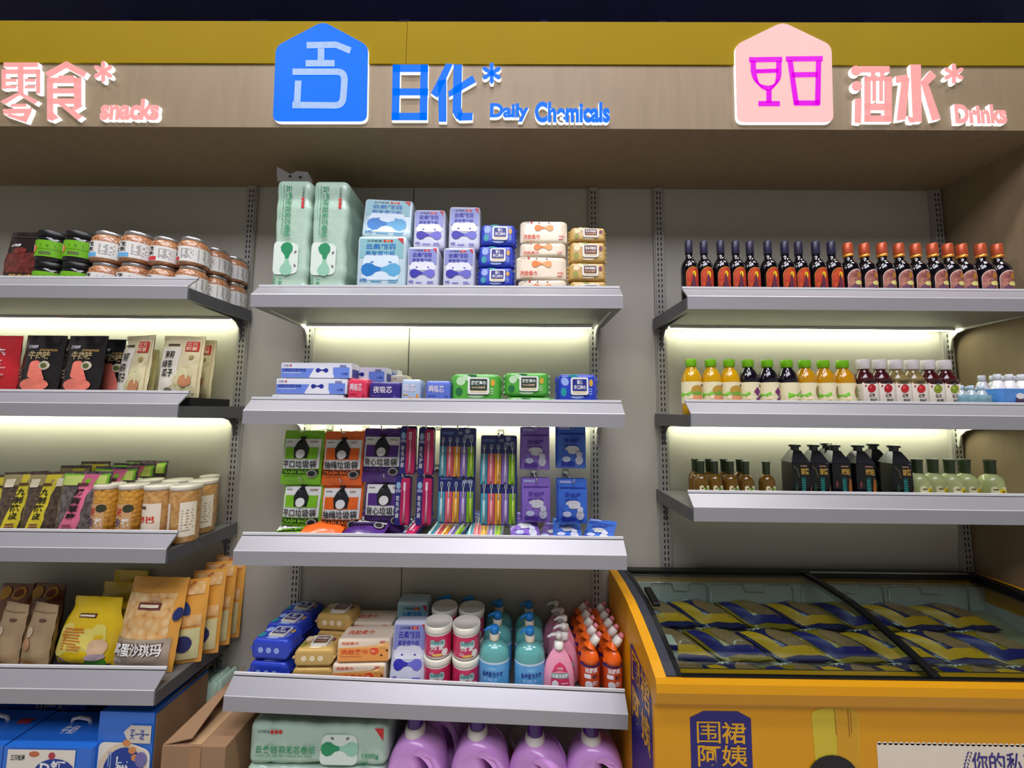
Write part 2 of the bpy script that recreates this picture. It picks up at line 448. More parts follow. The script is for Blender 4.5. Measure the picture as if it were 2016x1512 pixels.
# blue house-shaped sign with a soap pump drawn on it
def house(name, pts, face, icon, icm, w, label):
    r = empty(name, (0, 0, 0)); tag(r, label, 'sign')
    q = rpoly([P2(*p) for p in pts], .025, 6)
    n = len(q); a = sum(q[i][0]*q[(i + 1) % n][1] - q[(i + 1) % n][0]*q[i][1] for i in range(n))
    if a < 0: q = q[::-1]
    MB().slab(q, YS0, YS1, face, m_glow).build('sign_panel', r)
    b = MB(); S = plane(YS0)
    for wd, s in icon: b.stroke(S, [P2(*p) for p in s], wd*w, icm, .0015)
    b.build('pump_picture' if icm is m_lav else 'glasses_picture', r)
    return r
def zb(x, y): return (500 + x/2.688, 20 + y/2.688)
def curve3(a, b, c, n=6): return [tuple((1 - t)**2*a[k] + 2*t*(1 - t)*b[k] + t*t*c[k] for k in (0, 1)) for t in [i/n for i in range(n + 1)]]
ic = []
for off in (-11, 0, 11):
    ic.append((1, [zb(280, 188 + off), zb(435, 185 + off), zb(512 - off*.3, 217 + off)]))
    ic.append((1, [zb(275, 283 + off), zb(428, 283 + off)]))
    ic.append((1, [zb(356 + off, 205), zb(356 + off, 270)]))
    o_ = off
    ic.append((1, [zb(205, 328 - o_)] + [zb(*p) for p in curve3((440, 328 - o_), (482 + o_, 328 - o_), (480 + o_, 375))] + [zb(*p) for p in curve3((474 + o_, 460), (472 + o_, 506 + o_), (430, 506 + o_))] + [zb(205, 504 + o_)]))
    ic.append((1, [zb(236 + o_, 375), zb(228 + o_, 520)]))
house('house_sign', [(636, 42), (725, 90), (722.5, 239.5), (537, 239.5), (543, 91)], m_blue, ic, m_lav, .0078,
      'glowing blue house-shaped sign with a pale soap pump drawn on it')
def zp(x, y): return (1250 + x/2.632, y/2.632)
ic = []
for off in (-9, 0, 9):
    ic += [(1, [zp(590, 312 + off), zp(762, 310 + off)]), (1, [zp(612 + off, 318)] + [zp(612 + off, 370)] + [zp(*p) for p in curve3((618 + off, 395), (630 + off*.8, 455 + off), (690, 460 + off))] + [zp(*p) for p in curve3((690, 460 + off), (742 - off, 450 + off), (744 - off, 385))] + [zp(744 - off, 318)]),
           (1, [zp(625, 372 + off*.7), zp(742, 368 + off*.7)]), (1, [zp(693 + off, 465), zp(693 + off, 535)]), (1, [zp(638, 539 + off), zp(750, 539 + off)]),
           (1, [zp(780, 308 + off), zp(972, 306 + off)]), (1, [zp(802 + off, 315), zp(835 + off, 545), ]), (1, [zp(825, 536 + off), zp(955, 536 + off)]), (1, [zp(950 + off, 315), zp(945 + off, 545)]), (1, [zp(812, 390 + off), zp(945, 388 + off)])]
house('house_sign', [(1541, 43), (1637, 89), (1641, 241), (1451, 241), (1447, 89)], m_pale, ic, m_mag, .0064,
      'glowing pale pink house-shaped sign with two magenta drinking glasses drawn on it')

r = tag(empty('sign_lettering'), 'glowing blue raised letters reading 日化 and Daily Chemicals beside the blue house sign', 'sign')
bars('character', r, [[(773,127),(788,127),(786,237),(771,237)], [(828,127),(843,127),(841,237),(826,237)], [(773,127),(843,127),(843,142),(773,142)],
                      [(773,174),(843,174),(843,188),(773,188)], [(771,222),(841,222),(841,237),(771,237)]], m_blue)
bars('character', r, [[(878,125),(892,126),(861,193),(848,184)], [(862,160),(879,155),(879,240),(864,240)],
                      [(893,127),(910,127),(908,212),(911,222),(906,237),(898,234),(891,222)], [(901,222),(931,222),(930,237),(903,238)], [(930,148),(937,162),(884,192),(882,180)]], m_blue)
aster(r, 968, 144, 20, 21, m_blue)
letter('word', r, 'Daily', (965, 203, 1041, 240), m_blue, .048)
letter('word', r, 'Chemicals', (1053, 200, 1201, 242), m_blue, .048)
r = tag(empty('sign_lettering'), 'glowing pink raised letters reading 零食 and Snacks at the left end of the header', 'sign')
def zs(x, y): return (x/2.88, y/2.88)
def zbar(*s): return [[zs(*q) for q in p] for p in s]
def zr_(a, b_, c, d): return [(a, b_), (c, b_), (c, d), (a, d)]
bars('character', r, zbar(zr_(20, 354, 216, 380), zr_(10, 393, 228, 420), zr_(8, 393, 34, 505), zr_(204, 393, 228, 530), zr_(100, 354, 134, 535),
    zr_(34, 446, 94, 464), zr_(34, 484, 94, 502), zr_(140, 446, 200, 464), zr_(140, 484, 200, 502),
    [(92, 528), (128, 528), (30, 592), (0, 575)], [(92, 528), (128, 528), (216, 572), (196, 592)], zr_(62, 588, 150, 606), [(15, 618), (182, 614), (176, 640), (20, 648)],
    [(140, 636), (176, 640), (150, 690), (120, 684)], [(30, 655), (56, 645), (160, 672), (150, 696)]), m_pink)
bars('character', r, zbar([(376, 346), (400, 372), (280, 442), (254, 412)], [(376, 346), (352, 372), (474, 440), (494, 410)], zr_(330, 428, 420, 446), zr_(266, 440, 302, 680), zr_(418, 440, 462, 606),
    zr_(266, 440, 462, 472), zr_(266, 500, 462, 530), zr_(266, 558, 462, 590), [(266, 650), (300, 634), (334, 668), (290, 688)], [(330, 590), (366, 590), (470, 660), (440, 682)], [(440, 590), (472, 600), (420, 632), (398, 622)]), m_pink)
aster(r, 203, 141, 20, 21, m_pink)
letter('word', r, 'snacks', (200, 194, 312, 237), m_pink, .052)
r = tag(empty('sign_lettering'), 'glowing pink raised letters reading 酒水 and Drinks at the right end of the header', 'sign')
def zq(*s): return [[zp(*q) for q in p] for p in s]
def circ(x, y, q): return [(x + q*math.cos(2*PI*i/14), y + q*math.sin(2*PI*i/14)) for i in range(14)]
bars('character', r, zq(circ(1146, 366, 27), circ(1150, 446, 27), [(1140, 512), (1176, 508), (1172, 640), (1138, 636)], zr_(1168, 342, 1320, 376), zr_(1222, 370, 1246, 404), zr_(1270, 370, 1294, 404),
    zr_(1188, 396, 1222, 632), zr_(1292, 396, 1332, 632), zr_(1188, 396, 1332, 420), zr_(1188, 598, 1332, 632), zr_(1230, 410, 1250, 524), zr_(1266, 410, 1286, 524), zr_(1188, 536, 1332, 572)), m_pink)
bars('character', r, [[(1792,127),(1813,127),(1815,240),(1797,240)], [(1763,150),(1788,146),(1786,160),(1764,164)], [(1775,155),(1791,152),(1783,235),(1765,238)],
                      [(1832,138),(1844,150),(1822,172),(1812,162)], [(1812,160),(1826,160),(1852,234),(1835,238)], [(1786,228),(1800,232),(1800,242),(1790,241)]], m_pink)
aster(r, 1878, 145, 21, 20, m_pink)
letter('word', r, 'Drinks', (1878, 205, 1984, 244), m_pink, .052)

# ------------------------------------------------------------------ yellow freezer
FX0, FX1, FY0, FY1 = .3576, 1.728, .965, 1.41
m_fy = mat((224, 156, 0), .45, 0, .04, 3, coat=.1); m_fdk = mat((52, 54, 64), .4, 0, .05); m_blk = mat((10, 10, 12), .3); m_in = mat((205, 205, 200), .45, 0, .04)
fr = tag(empty('chest_freezer', (FX0, FY0, 0)), 'yellow chest freezer with curved glass lids below the drinks shelves', 'freezer')
FWD, FDP = FX1 - FX0, FY1 - FY0
top = [(0, .846), (.035, .862), (.10, .884), (.165, .903), (.235, .918), (.335, .925), (FDP, .925)]
def tz(y):
    for (a, za), (c, zc) in zip(top, top[1:]):
        if a <= y <= c: return za + (zc - za)*(y - a)/(c - a)
    return top[-1][1]
side = [(0.012, .02), (FDP, .02)] + [(y, z) for y, z in top[::-1]] + [(-.006, .835), (-.008, .815), (0, .785), (.010, .778), (.012, .77)]
b = MB()
b.prism(side, 0, .028, m_fy).prism(side, FWD - .028, FWD, m_fy)
front = [(.012, .02), (.05, .02), (.05, .835), (0, .846), (-.006, .835), (-.008, .815), (0, .785), (.010, .778), (.012, .77)]
b.prism(front, .028, FWD - .028, m_fy)
b.box(.028, FDP - .02, .02, FWD - .028, FDP, .915, m_fy)
b.build('body', fr)
b = MB()
b.box(.028, .051, .58, FWD - .028, FDP - .021, .60, m_in).box(.028, FDP - .034, .60, FWD - .028, FDP - .021, .89, m_in)
b.box(.0285, .051, .60, .034, FDP - .034, .84, m_in).box(FWD - .034, .051, .60, FWD - .0285, FDP - .034, .84, m_in)
b.box(.034, .051, .60, FWD - .034, .054, .835, mat((70, 68, 60), .5, .3, .6, 220))
b.build('inner_liner', fr)
def along(x0, x1, dz, th, y0, y1, m, b, flat=False):
    ys = [y0] + [y for y, z in top if y0 < y < y1] + [y1]
    up = [(y, tz(y) + dz) for y in ys]; lo = [(y, tz(y) + dz - th) for y in ys]
    b.prism(lo + up[::-1], x0, x1, m); return b
b = along(.0282, .055, .001, .03, .004, FDP, m_fdk, MB()); along(.055, .068, .004, .03, .004, FDP, m_blk, b)
along(FWD - .06, FWD - .0282, .004, .03, .004, FDP, m_blk, b)
b.box(.068, .002, .832, FWD - .06, .012, .850, m_blk).box(.068, FDP - .03, .912, FWD - .06, FDP, .932, m_blk)
b.box(.72, FDP - .033, .9325, FWD - .08, FDP - .028, .936, mat((190, 190, 190), .2, .8))
b.build('lid_frame', fr)
m_gl = glass_mat()
gl = along(.068, .715, .001, .004, .012, FDP - .03, m_gl, MB()); gl.build('glass_lid', fr)
g2 = along(.68, FWD - .06, -.008, .004, .012, FDP - .03, m_gl, MB()).build('glass_lid', fr)
along(.695, .715, .006, .012, .006, FDP - .02, m_blk, MB()).build('lid_edge', fr)
MB().prism(rpoly([(.19, .918), (.27, .930), (.27, .942), (.19, .930)], .004, 3), .070, .090, m_blk).build('lid_handle', fr)
# stickers on the freezer
m_stk = mat((38, 34, 118), .4, 0, .04); m_sy = mat((225, 168, 30), .4)
S = lambda u, v, h=0: (u - FX0, .012 - h, v)
b = MB()
p = [at(*q, FY0 + .012) for q in ((1358, 1412), (1385, 1399), (1452, 1400), (1478, 1414))]
o_ = [(p[0].x, .45), (p[3].x, .45), (p[3].x, p[3].z), (p[2].x, p[2].z), (p[1].x, p[1].z), (p[0].x, p[0].z)]
b.poly(S, o_, m_stk, .0006)
def tb(ch, x0, y0, x1, y1):
    a, c = at(x0, y1, FY0 + .012), at(x1, y0, FY0 + .012)
    b.text(S, ch, a.x, a.z, c.x - a.x, c.z - a.z, m_sy, .0014, 0, .012 if ch != '围' else 0)
tb('围', 1372, 1420, 1417, 1462); tb('裙', 1421, 1421, 1467, 1463); tb('阿', 1374, 1467, 1418, 1508); tb('姨', 1421, 1467, 1470, 1508)
b.build('name_sticker', fr)
# the same sticker on the side panel, seen at a slant
y0 = atx(1242, 1308, FX0); y1 = atx(1284, 1400, FX0)
S = lambda u, v, h=0: (-h, u - FY0, v)
S2 = lambda u, v, h=0: (-h, (y0.y - u) - FY0, v)
wd = y0.y - y1.y
b = MB()
o_ = [(0, .45), (wd, .45), (wd, .775), (wd*.82, .80), (.02, .82), (0, .81)]
b.poly(S2, o_, m_stk, .0006)
cw = wd/2.35
for i, ch in enumerate('围裙阿姨'):
    b.text(S2, ch, wd*.08 + (i % 2)*(cw*1.04), .72 - (i//2)*.10, cw*.95, .085, m_sy, .0014, 0, .016)
b.build('name_sticker', fr)
# white coupon sticker with a scalloped top and the printed yellow hat
S = lambda u, v, h=0: (u - FX0, .012 - h, v)
a = at(1725, 1459, FY0 + .012); b = MB(); m_cp = mat((238, 226, 205), .5); m_ci = mat((50, 42, 130), .5)
zt = a.z - .004; xr = FX1 - .06
b.rect(S, a.x, .50, xr, zt, m_cp, .0006, 2)
n = 56
for i in range(n): b.ell(S, a.x + (xr - a.x)*(i + .5)/n, zt, (xr - a.x)/n*.42, .0042, m_cp, .0006, 10)
q = at(1913, 1508, FY0 + .012); q2 = at(2005, 1482, FY0 + .012); cs = (q2.x - q.x)/3
for i, ch in enumerate('你的私享'): b.text(S, ch, q.x + i*cs*1.08, q.z - .012, cs, cs*1.15, m_ci, .0014, 0, .012)
for i in range(5):
    w0 = at(1908 - i*2 + (i > 3)*1, 1482 + i*7, FY0 + .012)
    b.ell(S, w0.x - .004, w0.z, .0048, .0018, m_ci, .001, 8, .9); b.ell(S, w0.x + .004, w0.z, .0042, .0016, m_ci, .001, 8, 1.9)
b.build('coupon_sticker', fr)
b = MB(); m_h1 = mat((214, 190, 50), .45); m_h2 = mat((214, 158, 30), .45); m_h3 = mat((160, 105, 20), .5)
def fp(px, py): w0 = at(px, py, FY0 + .012); return (w0.x, w0.z)
b.poly(S, rpoly([fp(1596, 1400), fp(1630, 1392), fp(1662, 1392), fp(1690, 1402), fp(1691, 1512), fp(1606, 1512)][::-1], .015), m_h1, .0006)
b.poly(S, [fp(1646, 1394), fp(1688, 1402), fp(1690, 1510), fp(1648, 1510)][::-1], m_h2, .0009)
b.stroke(S, [fp(1642, 1393), fp(1646, 1446)], .0018, m_h3, .0014).stroke(S, [fp(1668, 1396), fp(1672, 1450)], .0022, m_h3, .0014).stroke(S, [fp(1673, 1398), fp(1676, 1444)], .0018, m_h3, .0014)
b.ell(S, fp(1640, 1530)[0], fp(1640, 1530)[1], .062, .052, BLACK, .0018, 24)
b.build('hat_picture', fr)
# wire baskets inside
m_wire = mat((205, 205, 200), .35, .6)
for i, (pl, pr) in enumerate(((1278, 1392), (1398, 1560), (1578, 1738), (1748, 1905))):
    yy = 1.372; x0 = at(pl, 1150, yy).x; x1 = at(pr, 1150, yy).x; w = x1 - x0
    pts = [(x0, yy, .62), (x0, yy, .884), (x0 + .012, yy, .895), (x0 + w*.34, yy, .895), (x0 + w*.40, yy, .890), (x0 + w*.42, yy, .868), (x0 + w*.66, yy, .868), (x0 + w*.68, yy, .890), (x0 + w*.72, yy, .895), (x1 - .012, yy, .895), (x1, yy, .884), (x1, yy, .62)]
    b = MB().tube(pts, .0022, m_wire, 6)
    for z in (.66, .72): b.tube([(x0, yy, z), (x1, yy, z)], .0016, m_wire, 5)
    tag(b.build('wire_divider'), '%s bent wire basket divider from the left at the back of the freezer' % ORD[i], 'wire basket', 'wire dividers in the freezer')
# frozen food bags lying inside
m_fb_y = mat((160, 128, 24), .3, 0, .2, 20, bump=.3, coat=.4); m_fb_b = mat((36, 36, 96), .3, 0, .2, 20, bump=.3, coat=.4)
m_food = mat((140, 104, 70), .5, 0, 0, 60, pat='cells', c2=(156, 116, 80), c3=(90, 55, 40), coat=.3)
def food_bag(kind):
    w, h, t = .150, .112, .036
    b = MB()
    S = lambda u, v, hh=0: (u - v*.7, v, t*max(0, (1 - abs(2*u/w)**2.4))*max(0, (1 - abs(2*v/h)**2.4)) + .004 + hh + .002*math.sin(u*90 + v*60))
    b.grid(S, -w/2, -h/2, w/2, h/2, 12, 10, m_fb_b if kind else m_fb_y)
    b.grid(lambda u, v, hh=0: (u - v*.7, v, .0), w/2, -h/2, -w/2, h/2, 4, 4, m_fb_b if kind else m_fb_y)
    b.ell(S, .010, -.004, .046, .038, m_food, .0015, 18)
    b.rect(S, -.066, -h/2 + .008, .068, -h/2 + .026, m_sy if kind else m_stk, .0022, 6)
    b.rect(S, -.070, -h/2 + .01, -.044, h/2 - .008, m_sy if kind else m_stk, .0024, 6)
    b.text(S, '水饺' if kind else '烧麦', -.04, .034, .07, .02, WHITE, .0045, 0, .01)
    return b.build('frozen_food_bag')
protos = [food_bag(0), food_bag(1)]; used = [0, 0]
rowlab = ['front row', 'middle row', 'back row']
SL = R(14)
def zst(y): return .728 + (y - 1.03)*math.tan(SL)
for r_ in (2, 1, 0):
    for i in range(7):
        kd = 0 if (i*3 + r_*2) % 5 < 2 else 1
        x = .505 + i*.166 + random.uniform(-.004, .004); y = 1.085 + r_*.1165
        rot = (SL, R(random.uniform(-3, 1)), R(random.uniform(-3, 3)))
        lab = '%s frozen food bag, %s from the left in the %s of the freezer' % ('yellow' if kd == 0 else 'blue', ORD[i], rowlab[r_])
        loc = (x, y, zst(y) + .012)
        if not used[kd]: o = protos[kd]; o.location = loc; o.rotation_euler = rot; used[kd] = 1
        else: o = dup(protos[kd], loc, rot)
        tag(o, lab, 'frozen food', 'bags of frozen food in the freezer')
b = MB().prism([(1.028, .602), (1.37, .602), (1.37, zst(1.37)), (1.028, zst(1.028))], FX0 + .05, FX1 - .05, mat((150, 140, 110), .6, 0, .3, 14)).build('frozen_stock')
tag(b, 'lower layer of frozen goods filling the freezer beneath the top bags', 'frozen food'); b['kind'] = 'stuff'
t = tag(empty('small_carton', (.432, 1.10, .79), (0, 0, R(-4))), 'small white carton with blue edge at the left end inside the freezer', 'carton')
b = MB().rbox(.065, .05, .07, .003, mat((215, 205, 195), .5)); b.build('carton_body', t)
MB().rect(plane(-.0251), -.032, .056, .032, .069, m_stk, .0012, 2).build('label', t)

# ------------------------------------------------------------------ packs and bottles: builders (origin at base centre, front towards -y)
film = dict(rough=.34, coat=.35, bump=.25, bscale=45)
def F(*c, **k): d = dict(film); d.update(k); return mat(tuple(c), var=.05, scale=12, **d)
def mask(b, S, u, v, s, dk, lt, rot=0, h=.0012):
    # the pale wavy emblem on the paper packs: two drop shapes joined by a band
    f = (lambda x, y: (u + x*s, v + y*s)) if rot == 0 else (lambda x, y: (u + y*s, v - x*s))
    L_ = [f(x, y) for x, y in ((-1, 0), (-.95, .2), (-.75, .34), (-.5, .34), (-.28, .2), (0, .12), (0, -.06), (-.25, -.12), (-.45, -.3), (-.7, -.36), (-.92, -.22))]
    R_ = [f(x, y) for x, y in ((0, .12), (.28, .2), (.5, .34), (.75, .34), (.95, .2), (1, 0), (.92, -.22), (.7, -.36), (.45, -.3), (.25, -.12), (0, -.06))]
    b.poly(S, L_[::-1] if rot == 0 else L_[::-1], dk, h); b.poly(S, R_[::-1], lt, h)
    return b

def roll_pack(w, d, h):
    r = F(180, 208, 188); k = 6
    def df(p):
        q = p.x/w + .5; l = abs(math.sin(q*PI*k))**.5
        return Vector((p.x, p.y*(1 - .07*(1 - l)) , p.z + (.012*(l - 1) if p.z > h*.5 else 0)*max(0, (p.z/h - .5)*2)))
    b = MB().rbox(w, d, h, .018, r, 24, df)
    S = plane(d/2); S2 = lambda u, v, hh=0: (u, -d/2 - hh - .0004, v)
    g1 = ink(40, 145, 95); g2 = ink(150, 205, 175); pale = mat((222, 236, 224), .35, 0, .03)
    b.poly(S2, rpoly([(w*.02, h*.06), (w*.295, h*.06), (w*.285, h*.74), (w*.04, h*.74)], .02), pale, .0008)
    b.text(S2, '云柔轻羽无芯卷纸', -w*.44, h*.30, w*.43, h*.17, g1, .0012, 0, .014)
    b.text(S2, 'CLOUD SOFT FEATHER CORELESS ROLL PAPER', -w*.44, h*.225, w*.41, h*.045, g1, .0012)
    b.text(S2, '三只松鼠', -w*.43, h*.76, w*.09, h*.06, BLACK, .0012)
    for i in range(3): b.ell(S2, -w*.325 + i*w*.03, h*.785, w*.014, h*.045, RED, .0012, 10)
    b.lines(S2, -w*.44, h*.13, w*.3, h*.05, 1, g2)
    mask(b, S2, w*.165, h*.42, w*.135, g1, g2, 0, .0016)
    b.ell(S2, w*.11, h*.66, .006, .0035, GREY, .0014, 8, -.5); b.ell(S2, w*.22, h*.66, .006, .0035, GREY, .0014, 8, .5)
    b.text(S2, '1800g', w*.325, h*.20, w*.12, h*.13, g1, .0016)
    b.text(S2, '12卷装', w*.30, h*.09, w*.07, h*.07, g1, .0016)
    b.poly(S2, [(w*.41, h*.90), (w*.475, h*.62), (w*.475, h*.90)], RED, .0012)
    return b.build('toilet_roll_pack')
def tissue_pack(w, d, h, kind, e=0.):
    top, low, dk, lt, sub, cnt = {'purple': ((142, 150, 208), (206, 210, 228), (54, 50, 170), (110, 110, 205), '柔肤面巾纸', '4包'),
                                  'teal': ((136, 188, 196), (190, 214, 222), (30, 120, 195), (90, 170, 215), '柔肤面巾纸', '8包')}[kind]
    b = MB().rbox(w, d, h + e, .012, F(*low), 8)
    S = lambda u, v, hh=0: (u, -d/2 - hh - .0003, v + e)
    a = w*.44
    b.rect(S, -a, h*.55, a, h*.93, mat(top, .4, 0, .06, 30), .0005, 3)
    if kind == 'purple': b.poly(S, rpoly([(-a, h*.40), (a, h*.40), (a*.75, h*.62), (-a*.75, h*.62)], .03), mat((232, 234, 246), .4), .0008)
    else: b.poly(S, rpoly([(-a*.85, h*.12), (a*.85, h*.12), (a*.8, h*.62), (-a*.8, h*.62)], .02), mat((215, 232, 244), .4), .0008)
    b.text(S, '三只松鼠', -w*.30, h*.865, w*.3, h*.04, BLACK, .0012)
    for i in range(3): b.ell(S, w*.06 + i*w*.07, h*.885, w*.03, h*.028, RED if i != 1 else ORANGE, .0012, 10)
    ik = ink(*dk)
    b.text(S, '云柔轻羽', -w*.32, h*.72, w*.6, h*.11, ik, .0012, 0, .02)
    b.text(S, sub, -w*.32, h*.60, w*.6, h*.09, ik, .0012, 0, .012)
    mask(b, S, 0, h*.32, w*.40, ik, ink(*lt), 0, .0012)
    b.ell(S, -w*.18, h*.47, w*.035, h*.014, ik, .0014, 8); b.ell(S, w*.18, h*.47, w*.035, h*.014, ik, .0014, 8)
    b.text(S, cnt, -w*.42, h*.08, w*.15, h*.08, ik, .0014)
    b.lines(S, -w*.2, h*.07, w*.25, h*.05, 1, ink(*lt)); b.lines(S, w*.15, h*.06, w*.22, h*.08, 2, ink(*lt))
    b.poly(S, [(a*.72, h*.94), (a, h*.82), (a, h*.94)], RED, .0014)
    return b.build('tissue_pack')
WK = {'blue': ((40, 66, 190), (34, 38, 130), '婴儿', '手口湿巾', (150, 175, 235), (30, 150, 160)),
      'brown': ((205, 168, 95), (110, 66, 50), '草本湿厕纸', '99.9%杀菌率', (240, 222, 180), (150, 150, 60)),
      'green': ((86, 176, 64), (40, 66, 48), '厨房湿巾', '99.9%杀菌率', (190, 225, 180), (35, 110, 60))}
def wipe_pack(w, d, h0, kind, e=0.):
    base, inner, t1, t2, c2, c3 = WK[kind]
    m = F(*base)
    r = empty('wet_wipe_pack'); h = h0 + e
    b = MB()
    fin = w*.46
    def df(p):
        q = abs(p.x)/(w/2); k = 1 - .75*max(0, (q - .80)/.2)**1.5
        return Vector((p.x, p.y*k, h/2 + (p.z - h/2)*(1 - .12*max(0, (q - .8)/.2))))
    b.rbox(w*.98, d, h*.97, min(d, h)*.17, m, 12, df)
    for sx in (-1, 1):   # crimped fins
        n = 8; vs = []
        for i in range(n + 1): vs += [(sx*w*.475, .001*(-1)**i, h*.06 + h*.86*i/n), (sx*(w*.505 + .003*(i % 2)), .002*(-1)**i, h*.02 + h*.94*i/n)]
        b.add(vs, [(2*i, 2*i + 1, 2*i + 3, 2*i + 2) for i in range(n)], m)
    h = h0; S = lambda u, v, hh=0: (u, -d/2 - hh - .0002, v + e)
    b.ell(S, -w*.30, h*.68, w*.09, h*.16, ink(*c2), .0006, 12, .5); b.ell(S, -w*.33, h*.30, w*.07, h*.16, ink(*c3), .0007, 12)
    b.ell(S, w*.0, h*.13, w*.16, h*.06, ink(*c2), .0008, 12); b.ell(S, -w*.1, h*.88, w*.12, h*.05, ink(*c3), .0008, 12)
    b.ell(S, w*.33, h*.63, w*.045, h*.13, GOLD if kind != 'brown' else ink(120, 60, 90), .0008, 12); b.lines(S, w*.28, h*.2, w*.09, h*.25, 3, ink(*c2))
    if kind != 'blue': b.ell(S, -w*.18, h*.80, w*.10, h*.10, ink(*c2), .0009, 10, -.4)
    if not e:    # round icons on the long edge, seen when the pack lies flat
        for i in range(3): b.ell(lambda u, v, hh=0: (u, -v, -.0002 - hh), -w*.22 + i*w*.2, 0, .009, .009, ink(*c2), .0008, 12)
    b.build('wrapper', r)
    q = empty('lid'); q.parent = r
    lw, lh = w*.42, h*.62
    x0 = -w*.16; z0 = h*.20
    pts = [(a_, c_ + e) for a_, c_ in rpoly([(x0, z0), (x0 + lw, z0), (x0 + lw, z0 + lh), (x0, z0 + lh)], .008, 5)]
    MB().slab(pts, -d/2 - .005, -d/2 + .004, mat((232, 232, 228), .35), mat((232, 232, 228), .35)).build('lid_frame', q)
    b = MB(); S = lambda u, v, hh=0: (u, -d/2 - .005 - hh, v + e)
    b.rrect(S, x0 + lw*.10, z0 + lh*.22, x0 + lw*.90, z0 + lh*.90, .003, ink(*inner), .0006)
    b.rect(S, x0 + lw*.12, z0 + lh*.11, x0 + lw*.88, z0 + lh*.20, ink(235, 215, 165), .0006, 1)
    if kind == 'blue':
        b.text(S, t1, x0 + lw*.36, z0 + lh*.60, lw*.30, lh*.24, WHITE, .001, 0, .02); b.text(S, t2, x0 + lw*.17, z0 + lh*.30, lw*.66, lh*.25, WHITE, .001, 0, .02)
    else:
        b.text(S, t1, x0 + lw*.16, z0 + lh*.55, lw*.68, lh*.24, WHITE, .001, 0, .02); b.text(S, t2, x0 + lw*.18, z0 + lh*.33, lw*.64, lh*.14, ink(240, 200, 170), .001, 0, .01)
    b.build('lid_label', q)
    return r
def towel_pack(w, d, h):
    m = F(238, 224, 200); r_ = MB()
    def df(p):
        q = abs(p.x)/(w/2); return Vector((p.x, p.y*(1 - .3*max(0, (q - .8)/.2)), p.z))
    r_.rbox(w, d, h, .008, m, 10, df)
    S = lambda u, v, hh=0: (u, -d/2 - hh - .0002, v); o1 = ink(232, 128, 50); o2 = ink(238, 165, 100)
    mask(r_, S, 0, h*.66, w*.20, o1, o2)
    r_.ell(S, -w*.1, h*.90, .004, .002, GREY, .001, 8); r_.ell(S, w*.1, h*.90, .004, .002, GREY, .001, 8)
    r_.text(S, '洗脸柔巾', -w*.43, h*.14, w*.34, h*.22, ink(215, 70, 40), .001, 0, .012)
    r_.lines(S, -w*.43, h*.06, w*.3, h*.04, 1, o2)
    r_.text(S, '三只松鼠', -w*.43, h*.88, w*.12, h*.07, BLACK, .001); r_.ell(S, -w*.26, h*.915, w*.03, h*.04, RED, .001, 8)
    r_.text(S, '70抽', w*.30, h*.22, w*.12, h*.11, ink(215, 70, 40), .001); r_.lines(S, w*.30, h*.10, w*.12, h*.08, 1, RED)
    return r_.build('face_towel_pack')
def towel_pack_lying(w, d, h):     # printed with an orange front panel
    b = MB().rbox(w, d, h, .008, F(240, 222, 196), 10)
    S = lambda u, v, hh=0: (u, -d/2 - hh - .0002, v)
    b.grid(S, -w*.47, h*.05, w*.47, h*.62, 4, 2, ink(238, 158, 80), .0005)
    b.poly(S, [(-w*.47, h*.62), (w*.47, h*.62), (w*.47, h*.88), (w*.3, h*.74)], ink(244, 190, 120), .0006)
    b.text(S, '洗脸柔巾', -w*.42, h*.36, w*.50, h*.20, ink(225, 70, 35), .0012, 0, .016)
    b.lines(S, -w*.42, h*.24, w*.45, h*.07, 1, ink(225, 120, 60), .0012)
    b.text(S, '洗脸柔巾', -w*.42, h*.76, w*.32, h*.13, ink(225, 90, 60), .0012)
    b.ell(S, w*.20, h*.48, w*.085, h*.15, ink(232, 80, 40), .0012, 14); b.lines(S, w*.14, h*.43, w*.1, h*.1, 2, CREAM, .0016)
    for (x, z) in ((.33, .64), (.40, .62), (.44, .50), (.34, .30)): b.ell(S, w*x, h*z, w*.022, h*.04, BLACK if z < .55 else GOLD, .0014, 8)
    b.lines(S, w*.30, h*.80, w*.13, h*.12, 2, RED)
    Tt = lambda u, v, hh=0: (u, v, h + hh - .0002)
    b.text(Tt, '洗脸柔巾', -w*.38, -d*.2, w*.5, d*.3, ink(225, 90, 60), .001)
    return b.build('face_towel_pack')
def long_box(w, d, h):
    b = MB().rbox(w, d, h, .004, mat((226, 228, 240), .3, 0, .03, coat=.3), 4)
    S = plane(-d/2); bl = mat((110, 140, 225), .35, 0, .1, 25); dk = ink(40, 50, 150)
    b.rect(S, -w*.49, h*.04, -w*.02, h*.62, bl, .0004, 2); b.rect(S, w*.24, h*.04, w*.47, h*.70, bl, .0004, 2)
    b.poly(S, rpoly([(-w*.10, h*.03), (w*.27, h*.03), (w*.20, h*.66), (-w*.02, h*.66)], .008), mat((235, 236, 244), .35), .0008)
    b.text(S, '云柔轻羽四层手帕纸', -w*.47, h*.42, w*.33, h*.20, dk, .0012, 0, .012); b.lines(S, -w*.47, h*.3, w*.28, h*.07, 1, WHITE, .001)
    b.text(S, '三只松鼠', -w*.47, h*.74, w*.08, h*.12, BLACK, .001); b.ell(S, -w*.36, h*.8, .004, .003, RED, .001, 8)
    mask(b, S, w*.085, h*.50, w*.09, dk, dk); b.lines(S, w*.33, h*.70, w*.1, h*.16, 2, dk)
    b.text(S, '12包', w*.36, h*.22, w*.09, h*.16, dk, .001)
    Se = lambda u, v, hh=0: (w/2 + hh, u, v)
    b.rect(Se, -d*.4, h*.08, d*.4, h*.6, mat((60, 70, 160), .4), .0006, 1)
    return b.build('pocket_tissue_box')
